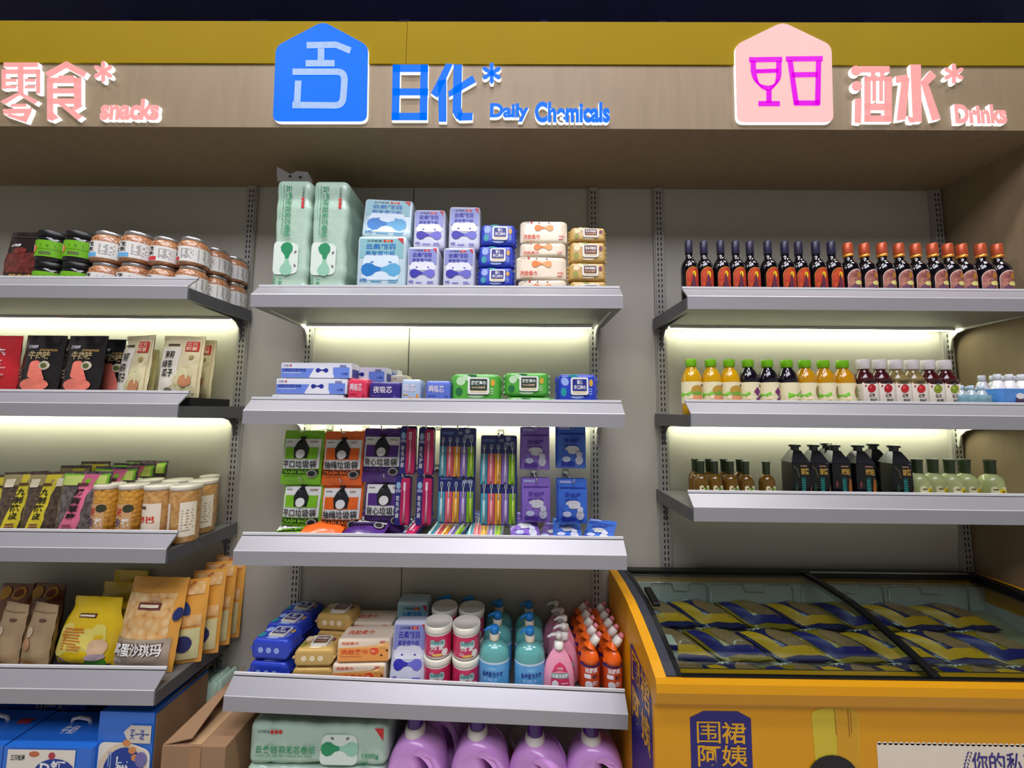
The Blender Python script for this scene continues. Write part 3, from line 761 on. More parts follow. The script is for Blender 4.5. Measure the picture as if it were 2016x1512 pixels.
def pad_pack(w, d, h, col, acc, txt):
    b = MB().rbox(w, d, h, .009, F(*col), 8)
    S = lambda u, v, hh=0: (u, -d/2 - hh - .0002, v)
    if txt: b.text(S, txt, -w*.36, h*.64, w*.6, h*.22, mat((238, 225, 235), .4), .001, 0, .012)
    b.ell(S, w*.02, h*.32, w*.26, h*.16, ink(*acc), .0007, 16, .3); b.ell(S, -w*.30, h*.26, w*.1, h*.13, ink(*[min(255, c + 40) for c in acc]), .0009, 14)
    b.ell(S, w*.33, h*.38, w*.08, h*.2, ink(*acc), .0008, 12); b.lines(S, -w*.4, h*.52, w*.4, h*.06, 1, ink(*acc))
    return b.build('sanitary_pad_pack')

def pouch(name, w, h, t, mfront, art=None, top=.05, gus=.0, neck=1., sag=0., n=(12, 14), back=None):
    # pillow bag standing on its base; art(b, S) prints on the front
    def th(u, v):
        a = min(1, abs(2*u/w)); c = v/h
        lo = min(1, (c + gus)/.18) if gus < .18 else 1
        hi = max(0, min(1, (1 - top - c)/.45)) if c < 1 - top else 0
        return t/2*(max(0, 1 - a**2.6))**.6*max(0, min(1, lo))**.5*max(0, hi)**.55
    def wd(v): c = v/h; return 1 - (1 - neck)*max(0, min(1, (c - .62)/.2)) if neck < 1 else 1
    def S(u, v, hh=0):
        k = wd(v); wob = .0009*math.sin(u*120 + v*50) + .0008*math.sin(v*130 - u*40)
        return (u*k, -th(u, v) + wob - hh*2.2 - .0008 - sag*(v/h)**2, v)
    def B(u, v, hh=0):
        k = wd(v); wob = .0009*math.sin(u*120 + v*50) + .0008*math.sin(v*130 - u*40)
        return (-u*k, th(u, v) + wob + hh + .0006 - sag*(v/h)**2, v)
    b = MB(); m = mfront
    b.grid(S, -w/2, 0, w/2, h, n[0], n[1], m); b.grid(B, -w/2, 0, w/2, h, n[0], n[1], back or m)
    if art: art(b, S)
    return b.build(name)

def bottle(name, body, labelf=None, capf=None, n=24):
    r = empty(name); body().build('body', r)
    if labelf: labelf().build('label', r)
    if capf: capf().build('cap', r)
    return r

# ------------------------------------------------------------------ goods on the household shelves
def box4(pl, pt, pr, pb, Y):
    a, c = at(pl, (pt + pb)/2, Y), at(pr, (pt + pb)/2, Y); m = (pl + pr)/2
    t, u = at(m, pt, Y), at(m, pb, Y)
    return (a.x + c.x)/2, u.z, c.x - a.x, t.z - u.z
def put(o, x, y, z, label, cat, group=None, rot=(0, 0, 0)):
    o.location = (x, y, z); o.rotation_euler = rot; return tag(o, label, cat, group)
Y1 = 1.195
z1 = DZ['S1'] + .002
# toilet roll packs standing on end
G = 'toilet roll packs standing on the top shelf'
H = at(575, 351, Y1).z - z1
rp = roll_pack(H, .20, .124)
xx, _, w_, _ = box4(536, 352, 610, 560, Y1)
def upright(o, x, yf, z, label, lean=0.):   # pack of length H stood on end, print running downwards
    M_ = Matrix.Translation((x - .062, yf + .10, z + H/2)) @ Matrix.Rotation(R(90), 4, 'Y')
    o.location = M_.to_translation(); o.rotation_euler = M_.to_euler(); return tag(o, label, 'toilet paper', G)
upright(rp, xx, Y1, z1, 'pale green toilet roll pack standing on end at the far left of the top shelf')
x2 = box4(613, 352, 690, 560, Y1)[0]
upright(dup(rp, (0, 0, 0)), xx + .1285, Y1, z1 - .002, 'pale green toilet roll pack standing on end beside the teal tissue packs')
# grey carry handle sticking up from the top of the first pack
m_flap = mat((196, 194, 202), .4, 0, .04, 20)
b = MB(); pf = [at(*q, 1.262) for q in ((546, 356), (616, 358), (606, 339), (585, 337), (572, 343), (545, 328))]
b.add([(p.x, p.y - (.001 if i > 1 else 0), p.z) for i, p in enumerate(pf)] + [(p.x, p.y + .003, p.z) for p in pf], [(0, 1, 2, 3, 4, 5), (11, 10, 9, 8, 7, 6)] + [(i, i + 6, (i + 1) % 6 + 6, (i + 1) % 6) for i in range(6)], m_flap)
for q in ((571, 347), (591, 349)): p = at(*q, 1.2600); b.ell(lambda a, c, h=0: (a, p.y - h, c), p.x, p.z, .006, .005, ink(70, 70, 80), .0002, 10)
bpy.context.view_layer.update()
o = b.build('carry_handle', rp); o.matrix_parent_inverse = rp.matrix_basis.inverted()
# teal packs
def ztop(px, py, Y): return at(px, py, Y).z
x, z, w, h = box4(697, 463, 804, 561, Y1)
put(tissue_pack(.168, .115, ztop(750, 463, Y1) - z1 - .052, 'teal', .052), x, Y1 + .058, z1, 'teal facial tissue pack at the bottom of the teal stack', 'tissues')
zt = ztop(750, 463, Y1)
x, z, w, h = box4(706, 388, 812, 462, Y1 + .03)
put(tissue_pack(.172, .11, ztop(750, 388, Y1 + .03) - zt - .002, 'teal'), x, Y1 + .085, zt + .002, 'teal facial tissue pack leaning on top of the teal stack', 'tissues', None, (R(-7), R(1), R(3)))
# lavender packs
for pl, pt, pr, pt2, w_, lab, lab2 in ((799, 484, 866, 409, .108, 'lavender facial tissue pack at the bottom of the left lavender stack', 'lavender facial tissue pack on top of the left lavender stack, slightly lower'),
        (870, 486, 937, 403, .108, 'lavender facial tissue pack at the bottom of the right lavender stack', 'lavender facial tissue pack on top of the right lavender stack, the taller one')):
    x = box4(pl, pt, pr, pt + 40, Y1)[0]; zt = ztop(pl, pt, Y1)
    put(tissue_pack(w_, .10, zt - z1 - .052, 'purple', .052), x, Y1 + .05, z1, lab, 'tissues')
    put(tissue_pack(w_*1.02, .095, ztop(pl, pt2, Y1 + .02) - zt - .002, 'purple'), x + .012, Y1 + .069, zt + .001, lab2, 'tissues', None, (R(-2), 0, R(1)))
pos = ['bottom', 'second from the bottom', 'third from the bottom', 'top']
WP = {}
def stack(kind, rows, d, lab, cat, grp, base=None, lean=-4):
    zb = z1
    for i, (pl, pr, pt) in enumerate(rows):
        yy = Y1 + .002 + i*.004
        x, _, w, _ = box4(pl, pt, pr, pt + 20, yy); zt = ztop((pl + pr)/2, pt, yy); h = zt - zb - .001
        if kind == 'towel': o = towel_pack(w, d, h)
        elif kind in WP and abs(WP[kind][1] - h) < .012 and i: o = dup(WP[kind][0], (0, 0, 0)); o.scale = (1, 1, h/WP[kind][1])
        else:
            o = wipe_pack(w, d, h, kind); WP[kind] = (o, h)
        put(o, x, yy + d/2 + .006, zb, lab % pos[i], cat, grp, (R(lean), 0, R(random.uniform(-2, 2)))); zb = zt
stack('blue', ((938, 1012, 562), (939, 1012, 523), (940, 1013, 480), (943, 1018, 437)), .06, 'royal blue wet wipe pack on the top shelf, %s of the stack', 'wet wipes', 'blue wipes on the top shelf')
stack('towel', ((1020, 1118, 549), (1016, 1117, 503), (1024, 1116, 476), (1024, 1119, 432)), .08, 'cream face towel pack on the top shelf, %s of the stack', 'face towels', 'face towels on the top shelf')
stack('brown', ((1122, 1199, 550), (1121, 1196, 514), (1120, 1199, 472), (1123, 1196, 444)), .055, 'golden wet tissue pack on the top shelf, %s of the stack', 'wet wipes', 'golden wet tissue packs on the top shelf')

# ---- second shelf
z2 = DZ['S2'] + .001
zz = [z2] + [ztop(600, q, Y1) for q in (776, 744, 712)]
lb = long_box(.238, .06, zz[2] - zz[1] - .0005)
for i, (pl, pr, pt, dy, lab) in enumerate(((533, 676, 777, 0, 'pocket tissue box at the bottom of the front stack'), (541, 682, 745, .004, 'pocket tissue box in the middle of the front stack'), (549, 690, 712, .008, 'pocket tissue box on top of the front stack'))):
    x = box4(pl, pt, pr, pt + 20, Y1)[0]
    o = lb if i == 1 else (dup(lb, (0, 0, 0)) if i else long_box(.238, .06, zz[1] - zz[0] - .0005))
    put(o, x, Y1 + .032 + dy, zz[i], lab, 'tissues', 'pocket tissue boxes on the second shelf')
for i, (pr, lv) in enumerate(((704, 2), (716, 2), (704, 1), (722, 1), (704, 0), (722, 0))):
    put(dup(lb, (0, 0, 0)), -.570 + (i % 2)*.02, 1.301 + (i % 2)*.062, z2 + lv*.0545, 'pocket tissue box in the %s row behind the front stack, %s layer' % (('second', 'third')[i % 2], ('bottom', 'middle', 'top')[lv]), 'tissues', 'pocket tissue boxes on the second shelf')
for (pl, pt, pr, col, acc, txt, lab, rz) in ((682, 745, 722, (226, 62, 92), (180, 30, 70), '瞬吸芯', 'small pink sanitary pad pack beside the pocket tissue boxes', 0), (724, 751, 788, (58, 44, 130), (110, 80, 170), '夜吸芯', 'dark purple sanitary pad pack on the second shelf', 0),
        (788, 746, 828, (176, 196, 226), (230, 150, 60), '吸芯', 'pale patterned sanitary pad pack standing beside the dark purple pack', 0), (836, 749, 887, (98, 122, 214), (70, 90, 180), '瞬吸芯', 'blue sanitary pad pack next to the green kitchen wipes', 0)):
    x, z, w, h = box4(pl, pt, pr, 787, Y1)
    put(pad_pack(w*.97, .07, ztop(pl, pt, Y1) - z2, col, acc, txt), x, Y1 + .04, z2, lab, 'sanitary pads', None, (0, 0, R(rz)))
x, z, w, h = box4(748, 738, 802, 760, 1.33)
put(towel_pack(w*1.1, .07, ztop(770, 739, 1.33) - z2), x, 1.35, z2, 'cream face towel pack lying behind the dark purple pad pack', 'face towels')
GK = 'green kitchen wipes'
x, z, w, h = box4(884, 734, 988, 787, Y1)
g1_ = wipe_pack(w*.97, .06, ztop(930, 734, Y1 + .01) - z2 - .046, 'green', .046)
put(g1_, x, Y1 + .037, z2, 'green kitchen wet wipe pack beside the blue pad pack', 'wet wipes', GK, (R(-3), 0, R(2)))
x, z, w, h = box4(991, 733, 1084, 787, Y1); zf = ztop(1040, 781, Y1)
put(wipe_pack(w*.97, .06, ztop(1040, 733, Y1 + .01) - zf - .001, 'green'), x, Y1 + .037, zf + .001, 'green kitchen wet wipe pack resting on another green pack', 'wet wipes', GK, (R(-3), 0, R(-2)))
put(wipe_pack(w*1.03, .075, zf - z2, 'green'), x + .01, Y1 + .040, z2, 'green kitchen wet wipe pack lying flat under another green pack', 'wet wipes', GK)
x, z, w, h = box4(1097, 734, 1182, 787, Y1)
put(wipe_pack(w*.97, .065, ztop(1140, 734, Y1 + .01) - z2 - .046, 'blue', .046), x, Y1 + .045, z2, 'royal blue wet wipe pack standing alone at the right end of the second shelf', 'wet wipes', None, (R(-4), 0, R(-3)))

# ---- hanging goods under the second shelf
m_hk = mat((205, 205, 200), .3, .7); m_hc = mat((120, 120, 110), .4, .5)
HKS = []
def hook(x, z, yend, lab):
    if not HKS:
        b = MB().tube([(0, .0, 0), (0, -.195, -.004), (0, -.205, .010)], .0022, m_hk, 7)
        o = b.build('display_hook')
        MB().box(-.012, -.003, -.014, .012, .003, .014, m_hc).box(-.010, -.010, -.004, .010, 0, .004, m_hk).build('back_clip', o)
        HKS.append(o)
    else: o = dup(HKS[0], (0, 0, 0))
    o.location = (x, 1.432, z); o.rotation_euler = (0, 0, 0)
    return tag(o, lab, 'display hook', 'display hooks')
YH = 1.245
def bag_art(txt, band, word=True):
    def art(b, S):
        w, h = .132, .178; k = ink(30, 30, 34); wt = mat((226, 226, 222), .4)
        b.rect(S, -w*.47, h*.30, w*.47, h*.86, wt, .0006, 6)
        b.rect(S, -w*.42, h*.48, w*.42, h*.70, band, .0012, 6)
        b.poly(S, [(-w*.16, h*.50), (w*.18, h*.50), (w*.20, h*.68), (w*.10, h*.80), (w*.03, h*.86), (w*.08, h*.915), (0, h*.90), (-w*.08, h*.915), (-w*.03, h*.86), (-w*.12, h*.79), (-w*.19, h*.68)], k, .0022)
        b.ell(S, 0, h*.575, w*.12, h*.085, wt, .003, 14)
        b.text(S, txt, -w*.44, h*.315, w*.86, h*.14, k, .0022, 0, .014)
        b.lines(S, -w*.42, h*.79, w*.2, h*.03, 1, GREY, .0016); b.lines(S, w*.2, h*.785, w*.2, h*.04, 2, ink(150, 110, 60), .0016)
        b.rect(S, -w*.47, h*.20, w*.47, h*.285, k, .0012, 6)
        if word: b.text(S, 'TRASH BAG', -w*.44, h*.21, w*.66, h*.06, band, .002, 0, .03)
        b.ell(S, w*.33, h*.21, w*.12, h*.075, ink(150, 145, 140), .0026, 14); b.ell(S, w*.33, h*.21, w*.085, h*.05, k, .003, 12)
        b.lines(S, -w*.42, h*.15, w*.6, h*.02, 1, k, .0014)
    return art
BG = {}
for nm, col, txt in (('green', (122, 190, 30), '平口垃圾袋'), ('orange', (236, 104, 28), '抽绳垃圾袋'), ('purple', (84, 44, 130), '背心垃圾袋')):
    BG[nm] = pouch('bin_bag_pack', .136, .182, .028, F(*col, rough=.3), bag_art(txt, ink(*col)), top=.10, n=(10, 12))
usedp = set()
def inst(store, key, x, y, z, lab, cat, grp, rot=(0, 0, 0), sc=None):
    o = store[key]
    if key in usedp: o = dup(o, (0, 0, 0))
    usedp.add(key)
    put(o, x, y, z, lab, cat, grp, rot)
    if sc: o.scale = sc
    return o
for nm, ps in (('green', ((549, 630, 955, 'upper', 0), (551, 627, 1052, 'lower', -2))), ('orange', ((631, 711, 957, 'upper', 1), (628, 708, 1056, 'lower', 2))), ('purple', ((712, 787, 951, 'upper', -2), (718, 790, 1048, 'lower', 1)))):
    for pl, pr, pb, ul, rz in ps:
        x, z, w, h = box4(pl, pb - 100, pr, pb, YH)
        inst(BG, nm, x, YH + .014, z, '%s bin bag pack hanging in the %s row' % (nm, ul), 'bin bags', 'hanging bin bag packs', (R(-4), 0, R(rz)))
        hook(x + .004, z + .176 + .006, 0, 'wire display hook holding the %s %s bin bag pack' % (ul, nm))
# second packs hanging behind
for nm, pl, pr, pb in (('orange', 660, 738, 950), ('green', 575, 652, 952)):
    x, z, w, h = box4(pl, pb - 100, pr, pb, 1.33)
    inst(BG, nm, x, 1.345, z, '%s bin bag pack hanging further back behind the front %s one' % (nm, nm), 'bin bags', 'hanging bin bag packs', (R(-3), 0, R(-4)))
# single toothbrush packs
def brush_pack():
    r = empty('toothbrush_pack'); w, h = .056, .162
    b = MB().slab(rpoly([(-w/2, 0), (w/2, 0), (w/2, h), (-w/2, h)], .012, 4), -.003, .003, ink(44, 48, 120), ink(44, 48, 120))
    S = plane(-.003); b.vtext(S, '软毛护龈', -w*.42, h*.14, w*.2, h*.46, WHITE, .0008); b.ell(S, -w*.30, h*.80, .008, .012, ink(150, 190, 215), .0008, 12); b.rect(S, -w*.45, h*.66, -w*.12, h*.72, ink(160, 160, 200), .0008, 1)
    b.build('card', r)
    MB().rbox(w*.58, .018, h*.94, .008, mat((190, 30, 90), .12, 0, .12, 14, coat=.6), 6, lambda p: Vector((p.x + w*.19, p.y - .010, p.z + h*.02))).build('blister', r)
    b = MB().tube([(w*.18, -.021, h*.08), (w*.20, -.0215, h*.5), (w*.18, -.021, h*.86)], [.0042, .0030, .0022], mat((235, 170, 190), .3, coat=.4), 8)
    b.box(w*.11, -.0225, h*.72, w*.25, -.0195, h*.88, mat((240, 220, 230), .5)); b.build('toothbrush', r)
    return r
BG['tb'] = brush_pack()
for pl, pr, pb, lab in ((787, 820, 934, 'upper row, on the left'), (823, 856, 936, 'upper row, on the right'), (777, 809, 1034, 'lower row, on the left'), (818, 853, 1034, 'lower row, on the right')):
    x, z, w, h = box4(pl, pb - 90, pr, pb, YH)
    inst(BG, 'tb', x, YH, z, 'narrow crimson and navy toothbrush pack in the %s' % lab, 'toothbrush pack', 'narrow toothbrush packs', (R(-2), 0, R(random.uniform(-3, 3))))
    hook(x, z + .160, 0, 'wire display hook of the narrow toothbrush pack in the %s' % lab)
BRC = [((70, 170, 190), (190, 225, 230)), ((240, 100, 110), (250, 175, 180)), ((240, 165, 40), (250, 205, 110)), ((140, 110, 190), (205, 190, 230)), ((130, 190, 30), (190, 220, 80))]
def five_pack():
    r = empty('toothbrush_multipack'); w, h = .124, .166
    m_c = mat((38, 46, 112), .3, 0, .08, 14, coat=.4)
    b = MB().slab(rpoly([(-w/2, 0), (w/2, 0), (w/2, h), (-w/2, h)], .008, 4), -.002, .002, m_c, m_c)
    S = plane(-.002); b.rect(S, -w*.44, h*.86, -w*.12, h*.92, ink(90, 110, 170), .0006, 1); b.text(S, '牙刷', w*.0, h*.86, w*.12, h*.06, ink(190, 195, 225), .0008)
    for u, v, q in ((.26, .93, .05), (.36, .82, .05), (.22, .82, .045)): b.ell(S, w*u, h*v, w*q*1.5, h*q, ink(150, 160, 190), .0008 + q*.01, 12)
    for i, (dk, lt) in enumerate(BRC):
        u = -w*.40 + i*w*.19; b.rect(S, u - w*.085, h*.02, u + w*.085, h*.62, mat(dk, .35, 0, .15, 20), .0008, 1)
    b.build('card', r)
    for i, (dk, lt) in enumerate(BRC):
        u = -w*.40 + i*w*.195
        m = mat(lt, .3, 0, .03, coat=.3)
        b = MB().tube([(u, -.008, h*.06), (u, -.009, h*.28), (u, -.008, h*.50)], [.0052, .0050, .0040], mat(dk, .4) if i == 9 else m, 8)
        b.tube([(u, -.008, h*.50), (u, -.008, h*.64), (u, -.008, h*.72)], [.0038, .0017, .0017], mat((225, 228, 225), .3), 6)
        b.lathe([(.0005, h*.70), (.0045, h*.72), (.0052, h*.765), (.004, h*.81), (.0005, h*.82)], mat((205, 215, 225), .4), 10, sy=.5, cx=u, cy=-.008)
        S3 = lambda a, c, hh=0: (a, -.0106 - hh, c)
        b.ell(S3, u, h*.765, .0030, .0085, ink(90, 100, 130), .0002, 8); b.ell(lambda a, c, hh=0: (a, -.0142 - hh, c), u, h*.16, .0014, .006, mat(dk, .4), .0002, 8)
        b.build('toothbrush', r)
    return r
BG['five'] = five_pack()
for pl, pr, pb, lab, rx in ((864, 938, 940, 'upper left', -2), (949, 1014, 955, 'upper right', -9), (860, 937, 1030, 'lower left', -2), (949, 1015, 1034, 'lower right', -3)):
    x, z, w, h = box4(pl, pb - 90, pr, pb, YH)
    inst(BG, 'five', x, YH, z, 'five-brush toothbrush multipack hanging at the %s of the four' % lab, 'toothbrush pack', 'toothbrush multipacks', (R(rx), 0, R(random.uniform(-2, 2))))
    hook(x, z + .164, 0, 'wire display hook of the %s toothbrush multipack' % lab)
def floss_art(col, dk):
    def art(b, S):
        w, h = .094, .142
        b.rect(S, -w*.46, h*.80, w*.46, h*.83, dk, .0008, 4); b.rect(S, -w*.46, h*.92, -w*.05, h*.98, ink(160, 170, 225), .0008, 2)
        b.text(S, '牙线棒', -w*.30, h*.60, w*.60, h*.11, dk, .0014, 0, .02)
        b.ell(S, 0, h*.44, w*.26, h*.10, mat((214, 216, 226), .2, 0, .4, 160, bump=.6, bscale=160, coat=.5), .0012, 18)
        b.ell(S, -w*.26, h*.36, w*.12, h*.08, col, .002, 12); b.ell(S, w*.24, h*.20, w*.14, h*.11, mat((200, 203, 218), .35, 0, .2, 60), .002, 14); b.ell(S, w*.24, h*.33, w*.11, h*.07, mat((205, 208, 222), .35, 0, .2, 60), .0026, 12)
        b.ell(S, -w*.22, h*.22, w*.15, h*.07, mat((190, 196, 226), .35, 0, .2, 60), .0016, 12); b.lines(S, -w*.3, h*.52, w*.6, h*.05, 1, dk, .0016); b.rrect(S, -w*.42, h*.05, w*.08, h*.15, .006, dk, .0030)
    return art
for nm, col, dk in (('violet', (140, 108, 200), ink(84, 50, 150)), ('cobalt', (60, 110, 210), ink(30, 50, 160))):
    BG[nm] = pouch('floss_pick_bag', .096, .145, .02, F(*col, rough=.25, coat=.5), floss_art(ink(*col), dk), top=.16, n=(9, 10))
for nm, pl, pr, pb, ul in (('violet', 1027, 1082, 926, 'upper'), ('violet', 1029, 1083, 1030, 'lower'), ('cobalt', 1097, 1157, 923, 'upper'), ('cobalt', 1100, 1158, 1032, 'lower')):
    x, z, w, h = box4(pl, pb - 78, pr, pb, YH)
    inst(BG, nm, x, YH + .012, z, '%s zip bag of floss picks hanging in the %s row' % (nm, ul), 'floss picks', 'hanging floss pick bags', (R(-3), 0, R(random.uniform(-3, 3))))
    hook(x, z + .140, 0, 'wire display hook of the %s %s floss pick bag' % (ul, nm))
    inst(BG, nm, x - .004, YH + .048, z - .003, '%s zip bag of floss picks hanging right behind the %s front one' % (nm, ul), 'floss picks', 'hanging floss pick bags', (R(-2), 0, R(random.uniform(-4, 4))))
# goods lying on the third shelf below
z3 = DZ['S3'] + .001
def lying(key, px, py, y, z, rz, lab, cat, grp, tilt=-70, sc=None):
    x = at(px, py, y).x
    inst(BG, key, x, y, z, lab, cat, grp, (R(tilt), 0, R(rz)), sc)
LB = 'bin bag packs lying on the third shelf'
lying('green', 572, 1040, 1.20, z3 + .012, 8, 'green bin bag pack lying at the left end of the third shelf', 'bin bags', LB)
lying('orange', 630, 1035, 1.215, z3 + .035, 182, 'orange bin bag pack lying on the third shelf, orange edge forward', 'bin bags', LB, 72)
o = lying('purple', 712, 1030, 1.20, z3 + .034, -6, 'purple bin bag pack lying on the third shelf, purple edge forward', 'bin bags', LB, -72)
lying('purple', 762, 1040, 1.285, z3 + .010, -28, 'dark purple bin bag pack lying half under the narrow toothbrush packs', 'bin bags', LB, -84)
TL = 'toothbrush packs lying on the third shelf'
lying('tb', 800, 1040, 1.21, z3 + .026, -12, 'narrow toothbrush pack lying on the third shelf beside the multipacks', 'toothbrush pack', TL, -74)
lying('five', 860, 1040, 1.195, z3 + .006, -22, 'toothbrush multipack lying on the third shelf, the left one', 'toothbrush pack', TL, -64)
lying('five', 950, 1040, 1.195, z3 + .006, -3, 'toothbrush multipack lying on the third shelf, the right one', 'toothbrush pack', TL, -64)
FL = 'floss pick bags lying on the third shelf'
lying('violet', 1038, 1045, 1.20, z3 + .022, 8, 'violet floss pick bag lying on the third shelf, the left one', 'floss picks', FL, -66)
lying('violet', 1080, 1050, 1.225, z3 + .008, -20, 'violet floss pick bag lying on the third shelf, half under the left one', 'floss picks', FL, -80)
lying('cobalt', 1118, 1050, 1.21, z3 + .016, -6, 'cobalt floss pick bag lying on the third shelf in the middle', 'floss picks', FL, -74)
lying('cobalt', 1172, 1050, 1.21, z3 + .014, -24, 'cobalt floss pick bag lying at the right end of the third shelf', 'floss picks', FL, -74)

# ------------------------------------------------------------------ lowest household shelf
Y4 = 1.20
def flat(o, x, y, z, d, label, cat, grp, rz=0, tilt=0):   # wipe pack lying on its back, lid up
    o.location = (x, y, z + d/2); o.rotation_euler = (R(-90 + tilt), 0, R(rz)); return tag(o, label, cat, grp)
def atlow(px, py, y): return at(px, py, y).x
BT, BH = .062, .078
o = None
rows = ((1.200, 529, -4, 2), (1.283, 554, -8, 2), (1.362, 580, -8, 2))
rn = ('front', 'middle', 'back')
for i, (y, px, rz, n) in enumerate(rows):
    x = atlow(px, 1280 - i*30, y)
    for j in range(n):
        first = o is None
        o = o or wipe_pack(.132, BT, BH, 'blue'); q = o if first else dup(o, (0, 0, 0))
        flat(q, x - (.004 if j == 0 else 0), y + (.004 if i == 0 else 0), deck4(x) + .002 + j*(BT + .006), BT, 'royal blue wet wipe pack on the lowest shelf, %s layer of the %s row' % (('lower', 'upper')[j], rn[i]), 'wet wipes', 'blue wipes on the lowest shelf', rz)
o = None
for i, (y, px, n) in enumerate(((1.200, 614, 2), (1.292, 655, 3))):
    x = atlow(px, 1290 - i*60, y)
    for j in range(n):
        first = o is None
        o = o or wipe_pack(.128, .052, .080, 'brown'); q = o if first else dup(o, (0, 0, 0))
        flat(q, x + (.004*(j % 2)), y, deck4(x) + .003 + j*.056, .052, 'golden wet tissue pack on the lowest shelf, %s layer of the %s stack' % (('lowest', 'second', 'topmost')[j], ('front', 'back')[i]), 'wet wipes', 'golden wet tissue packs on the lowest shelf', 2 if i == 0 else -4)
x = atlow(705, 1320, Y4); zb_ = deck4(x) + .002
tl = towel_pack_lying(.166, .085, .068)
put(tl, x - .003, Y4 + .05, zb_, 'orange fronted face towel pack lying at the bottom of its stack on the lowest shelf', 'face towels', None, (0, 0, R(2)))
put(dup(tl, (0, 0, 0)), x + .008, Y4 + .052, zb_ + .0695, 'orange fronted face towel pack lying on top of another on the lowest shelf', 'face towels', None, (R(-3), R(0), R(3)))
x = atlow(748, 1232, 1.34); put(dup(tl, (0, 0, 0)), x - .03, 1.345, deck4(x) + .002, 'face towel pack in the back row behind the golden wipes, lower one', 'face towels')
put(dup(tl, (0, 0, 0)), x - .03, 1.35, deck4(x) + .0715, 'face towel pack in the back row behind the golden wipes, upper one', 'face towels')
x = atlow(799, 1300, Y4)
put(tissue_pack(.114, .06, .178, 'purple'), x, Y4 + .037, deck4(x) + .003, 'tall lavender tissue pack leaning back beside the pink tubs', 'tissues', None, (R(-14), 0, R(1)))
x = atlow(815, 1195, 1.36)
o = tissue_pack(.112, .065, .195, 'teal'); put(o, x, 1.372, deck4(x) + .002, 'pale teal tissue pack standing behind the tall lavender pack', 'tissues')
# pink tubs
m_tubw = mat((232, 230, 224), .3, 0, .02, coat=.3); m_tubp = mat((206, 44, 92), .3, 0, .08, 12, coat=.4)
r = empty('stain_remover_tub'); TR = .0452
MB().lathe([(TR*.86, 0), (TR*.94, .006), (TR*.95, .074), (TR*.92, .080)], m_tubw, 28).build('tub_body', r)
MB().lathe([(TR*.97, .076), (TR, .079), (TR, .092), (TR*.97, .0955), (TR*.90, .0955), (TR*.88, .0935), (.0005, .0935)], mat((236, 232, 216), .35), 28).build('lid', r)
S = cyl(TR*.955); b = MB(); cc = 2*PI*TR*.955
b.grid(S, -cc*.47, .010, cc*.47, .071, 40, 2, m_tubp, .0004)
b.rrect(S, -.026, .036, .020, .060, .008, mat((170, 200, 196), .4), .001)
b.text(S, '去渍爆炸盐', -.023, .048, .038, .010, ink(40, 150, 150), .0014, 0, .012); b.text(S, '爆炸盐', -.026, .030, .040, .016, ink(245, 240, 240), .0018, 0, .03)
b.ell(S, .020, .022, .010, .011, m_tubw, .0014, 14); b.lines(S, -.030, .016, .02, .010, 2, ink(240, 200, 210)); b.ell(S, -.002, .016, .018, .004, ink(230, 190, 90), .0012, 12)
b.build('label', r)
k_ = 0
for y, pxs in ((1.238, (864, 919)), (1.331, (876, 929))):
    for c_, px in enumerate(pxs):
        for j in range(2):
            x = atlow(px, 1221 if y < 1.3 else 1192, y)
            q = r if k_ == 0 else dup(r, (0, 0, 0)); k_ += 1
            put(q, x, y, deck4(x) + .002 + j*.0962, 'pink and white laundry tub, %s of the %s stack in the %s row' % (('lower', 'upper')[j], ('left', 'right')[c_], ('front', 'back')[y > 1.3]), 'tub', 'pink laundry tubs', (0, 0, R(12 if c_ == 0 else 16)))
tub = r
# teal hand soap pump bottles
m_teal = mat((120, 206, 202), .12, 0, .05, 10, trans=.35, coat=.5); m_pb = mat((40, 140, 220), .35); m_pc = mat((232, 222, 196), .4)
def pump(b, m, z, nx, r_=.011, h=.03):
    b.lathe([(.0045, z - .006), (.0045, z), (r_, z + .001), (r_*1.05, z + h*.45), (r_*.8, z + h*.62), (.001, z + h*.66)], m, 16)
    b.tube([(0, 0, z + h*.42), (-nx*.6, -.003, z + h*.44), (-nx, -.005, z + h*.20)], [.0062, .0046, .0036], m, 8)
    return b
r = empty('soap_pump_bottle'); SR = .0485
MB().lathe([(SR*.9, 0), (SR*.98, .006), (SR, .02), (SR, .105), (SR*.97, .118), (SR*.80, .134), (SR*.45, .143), (.013, .147), (.013, .150)], m_teal, 28, sy=.78).build('bottle_body', r)
q = empty('pump'); q.parent = r
MB().lathe([(.0155, .146), (.016, .150), (.0155, .164), (.012, .166)], m_pc, 18).build('collar', q)
pump(MB(), m_pb, .166, .032, .0135, .034).build('pump_head', q)
def ov(rx, ry): return lambda u, v, h=0: ((rx + h)*math.sin(u/rx), -(ry + h)*math.cos(u/rx), v)
S = ov(SR*1.002, SR*.782); b = MB(); m_lb = mat((96, 172, 230), .3, 0, .25, 40, coat=.3)
b.grid(S, -.072, .006, .072, .098, 18, 2, m_lb, .0006)
b.grid(S, -.072, .092, .072, .098, 18, 1, ink(200, 225, 240), .001)
b.text(S, '氨基酸洗手液', -.033, .056, .066, .015, ink(30, 50, 130), .0014, 0, .014); b.ell(S, 0, .080, .014, .006, ink(120, 190, 235), .0014, 12)
b.ell(S, 0, .026, .017, .016, ink(205, 225, 235), .0014, 14); b.ell(S, 0, .015, .013, .010, ink(110, 185, 60), .002, 12)
b.lines(S, -.028, .044, .056, .008, 2, ink(200, 225, 250), .0014)
b.build('label', r)
k_ = 0
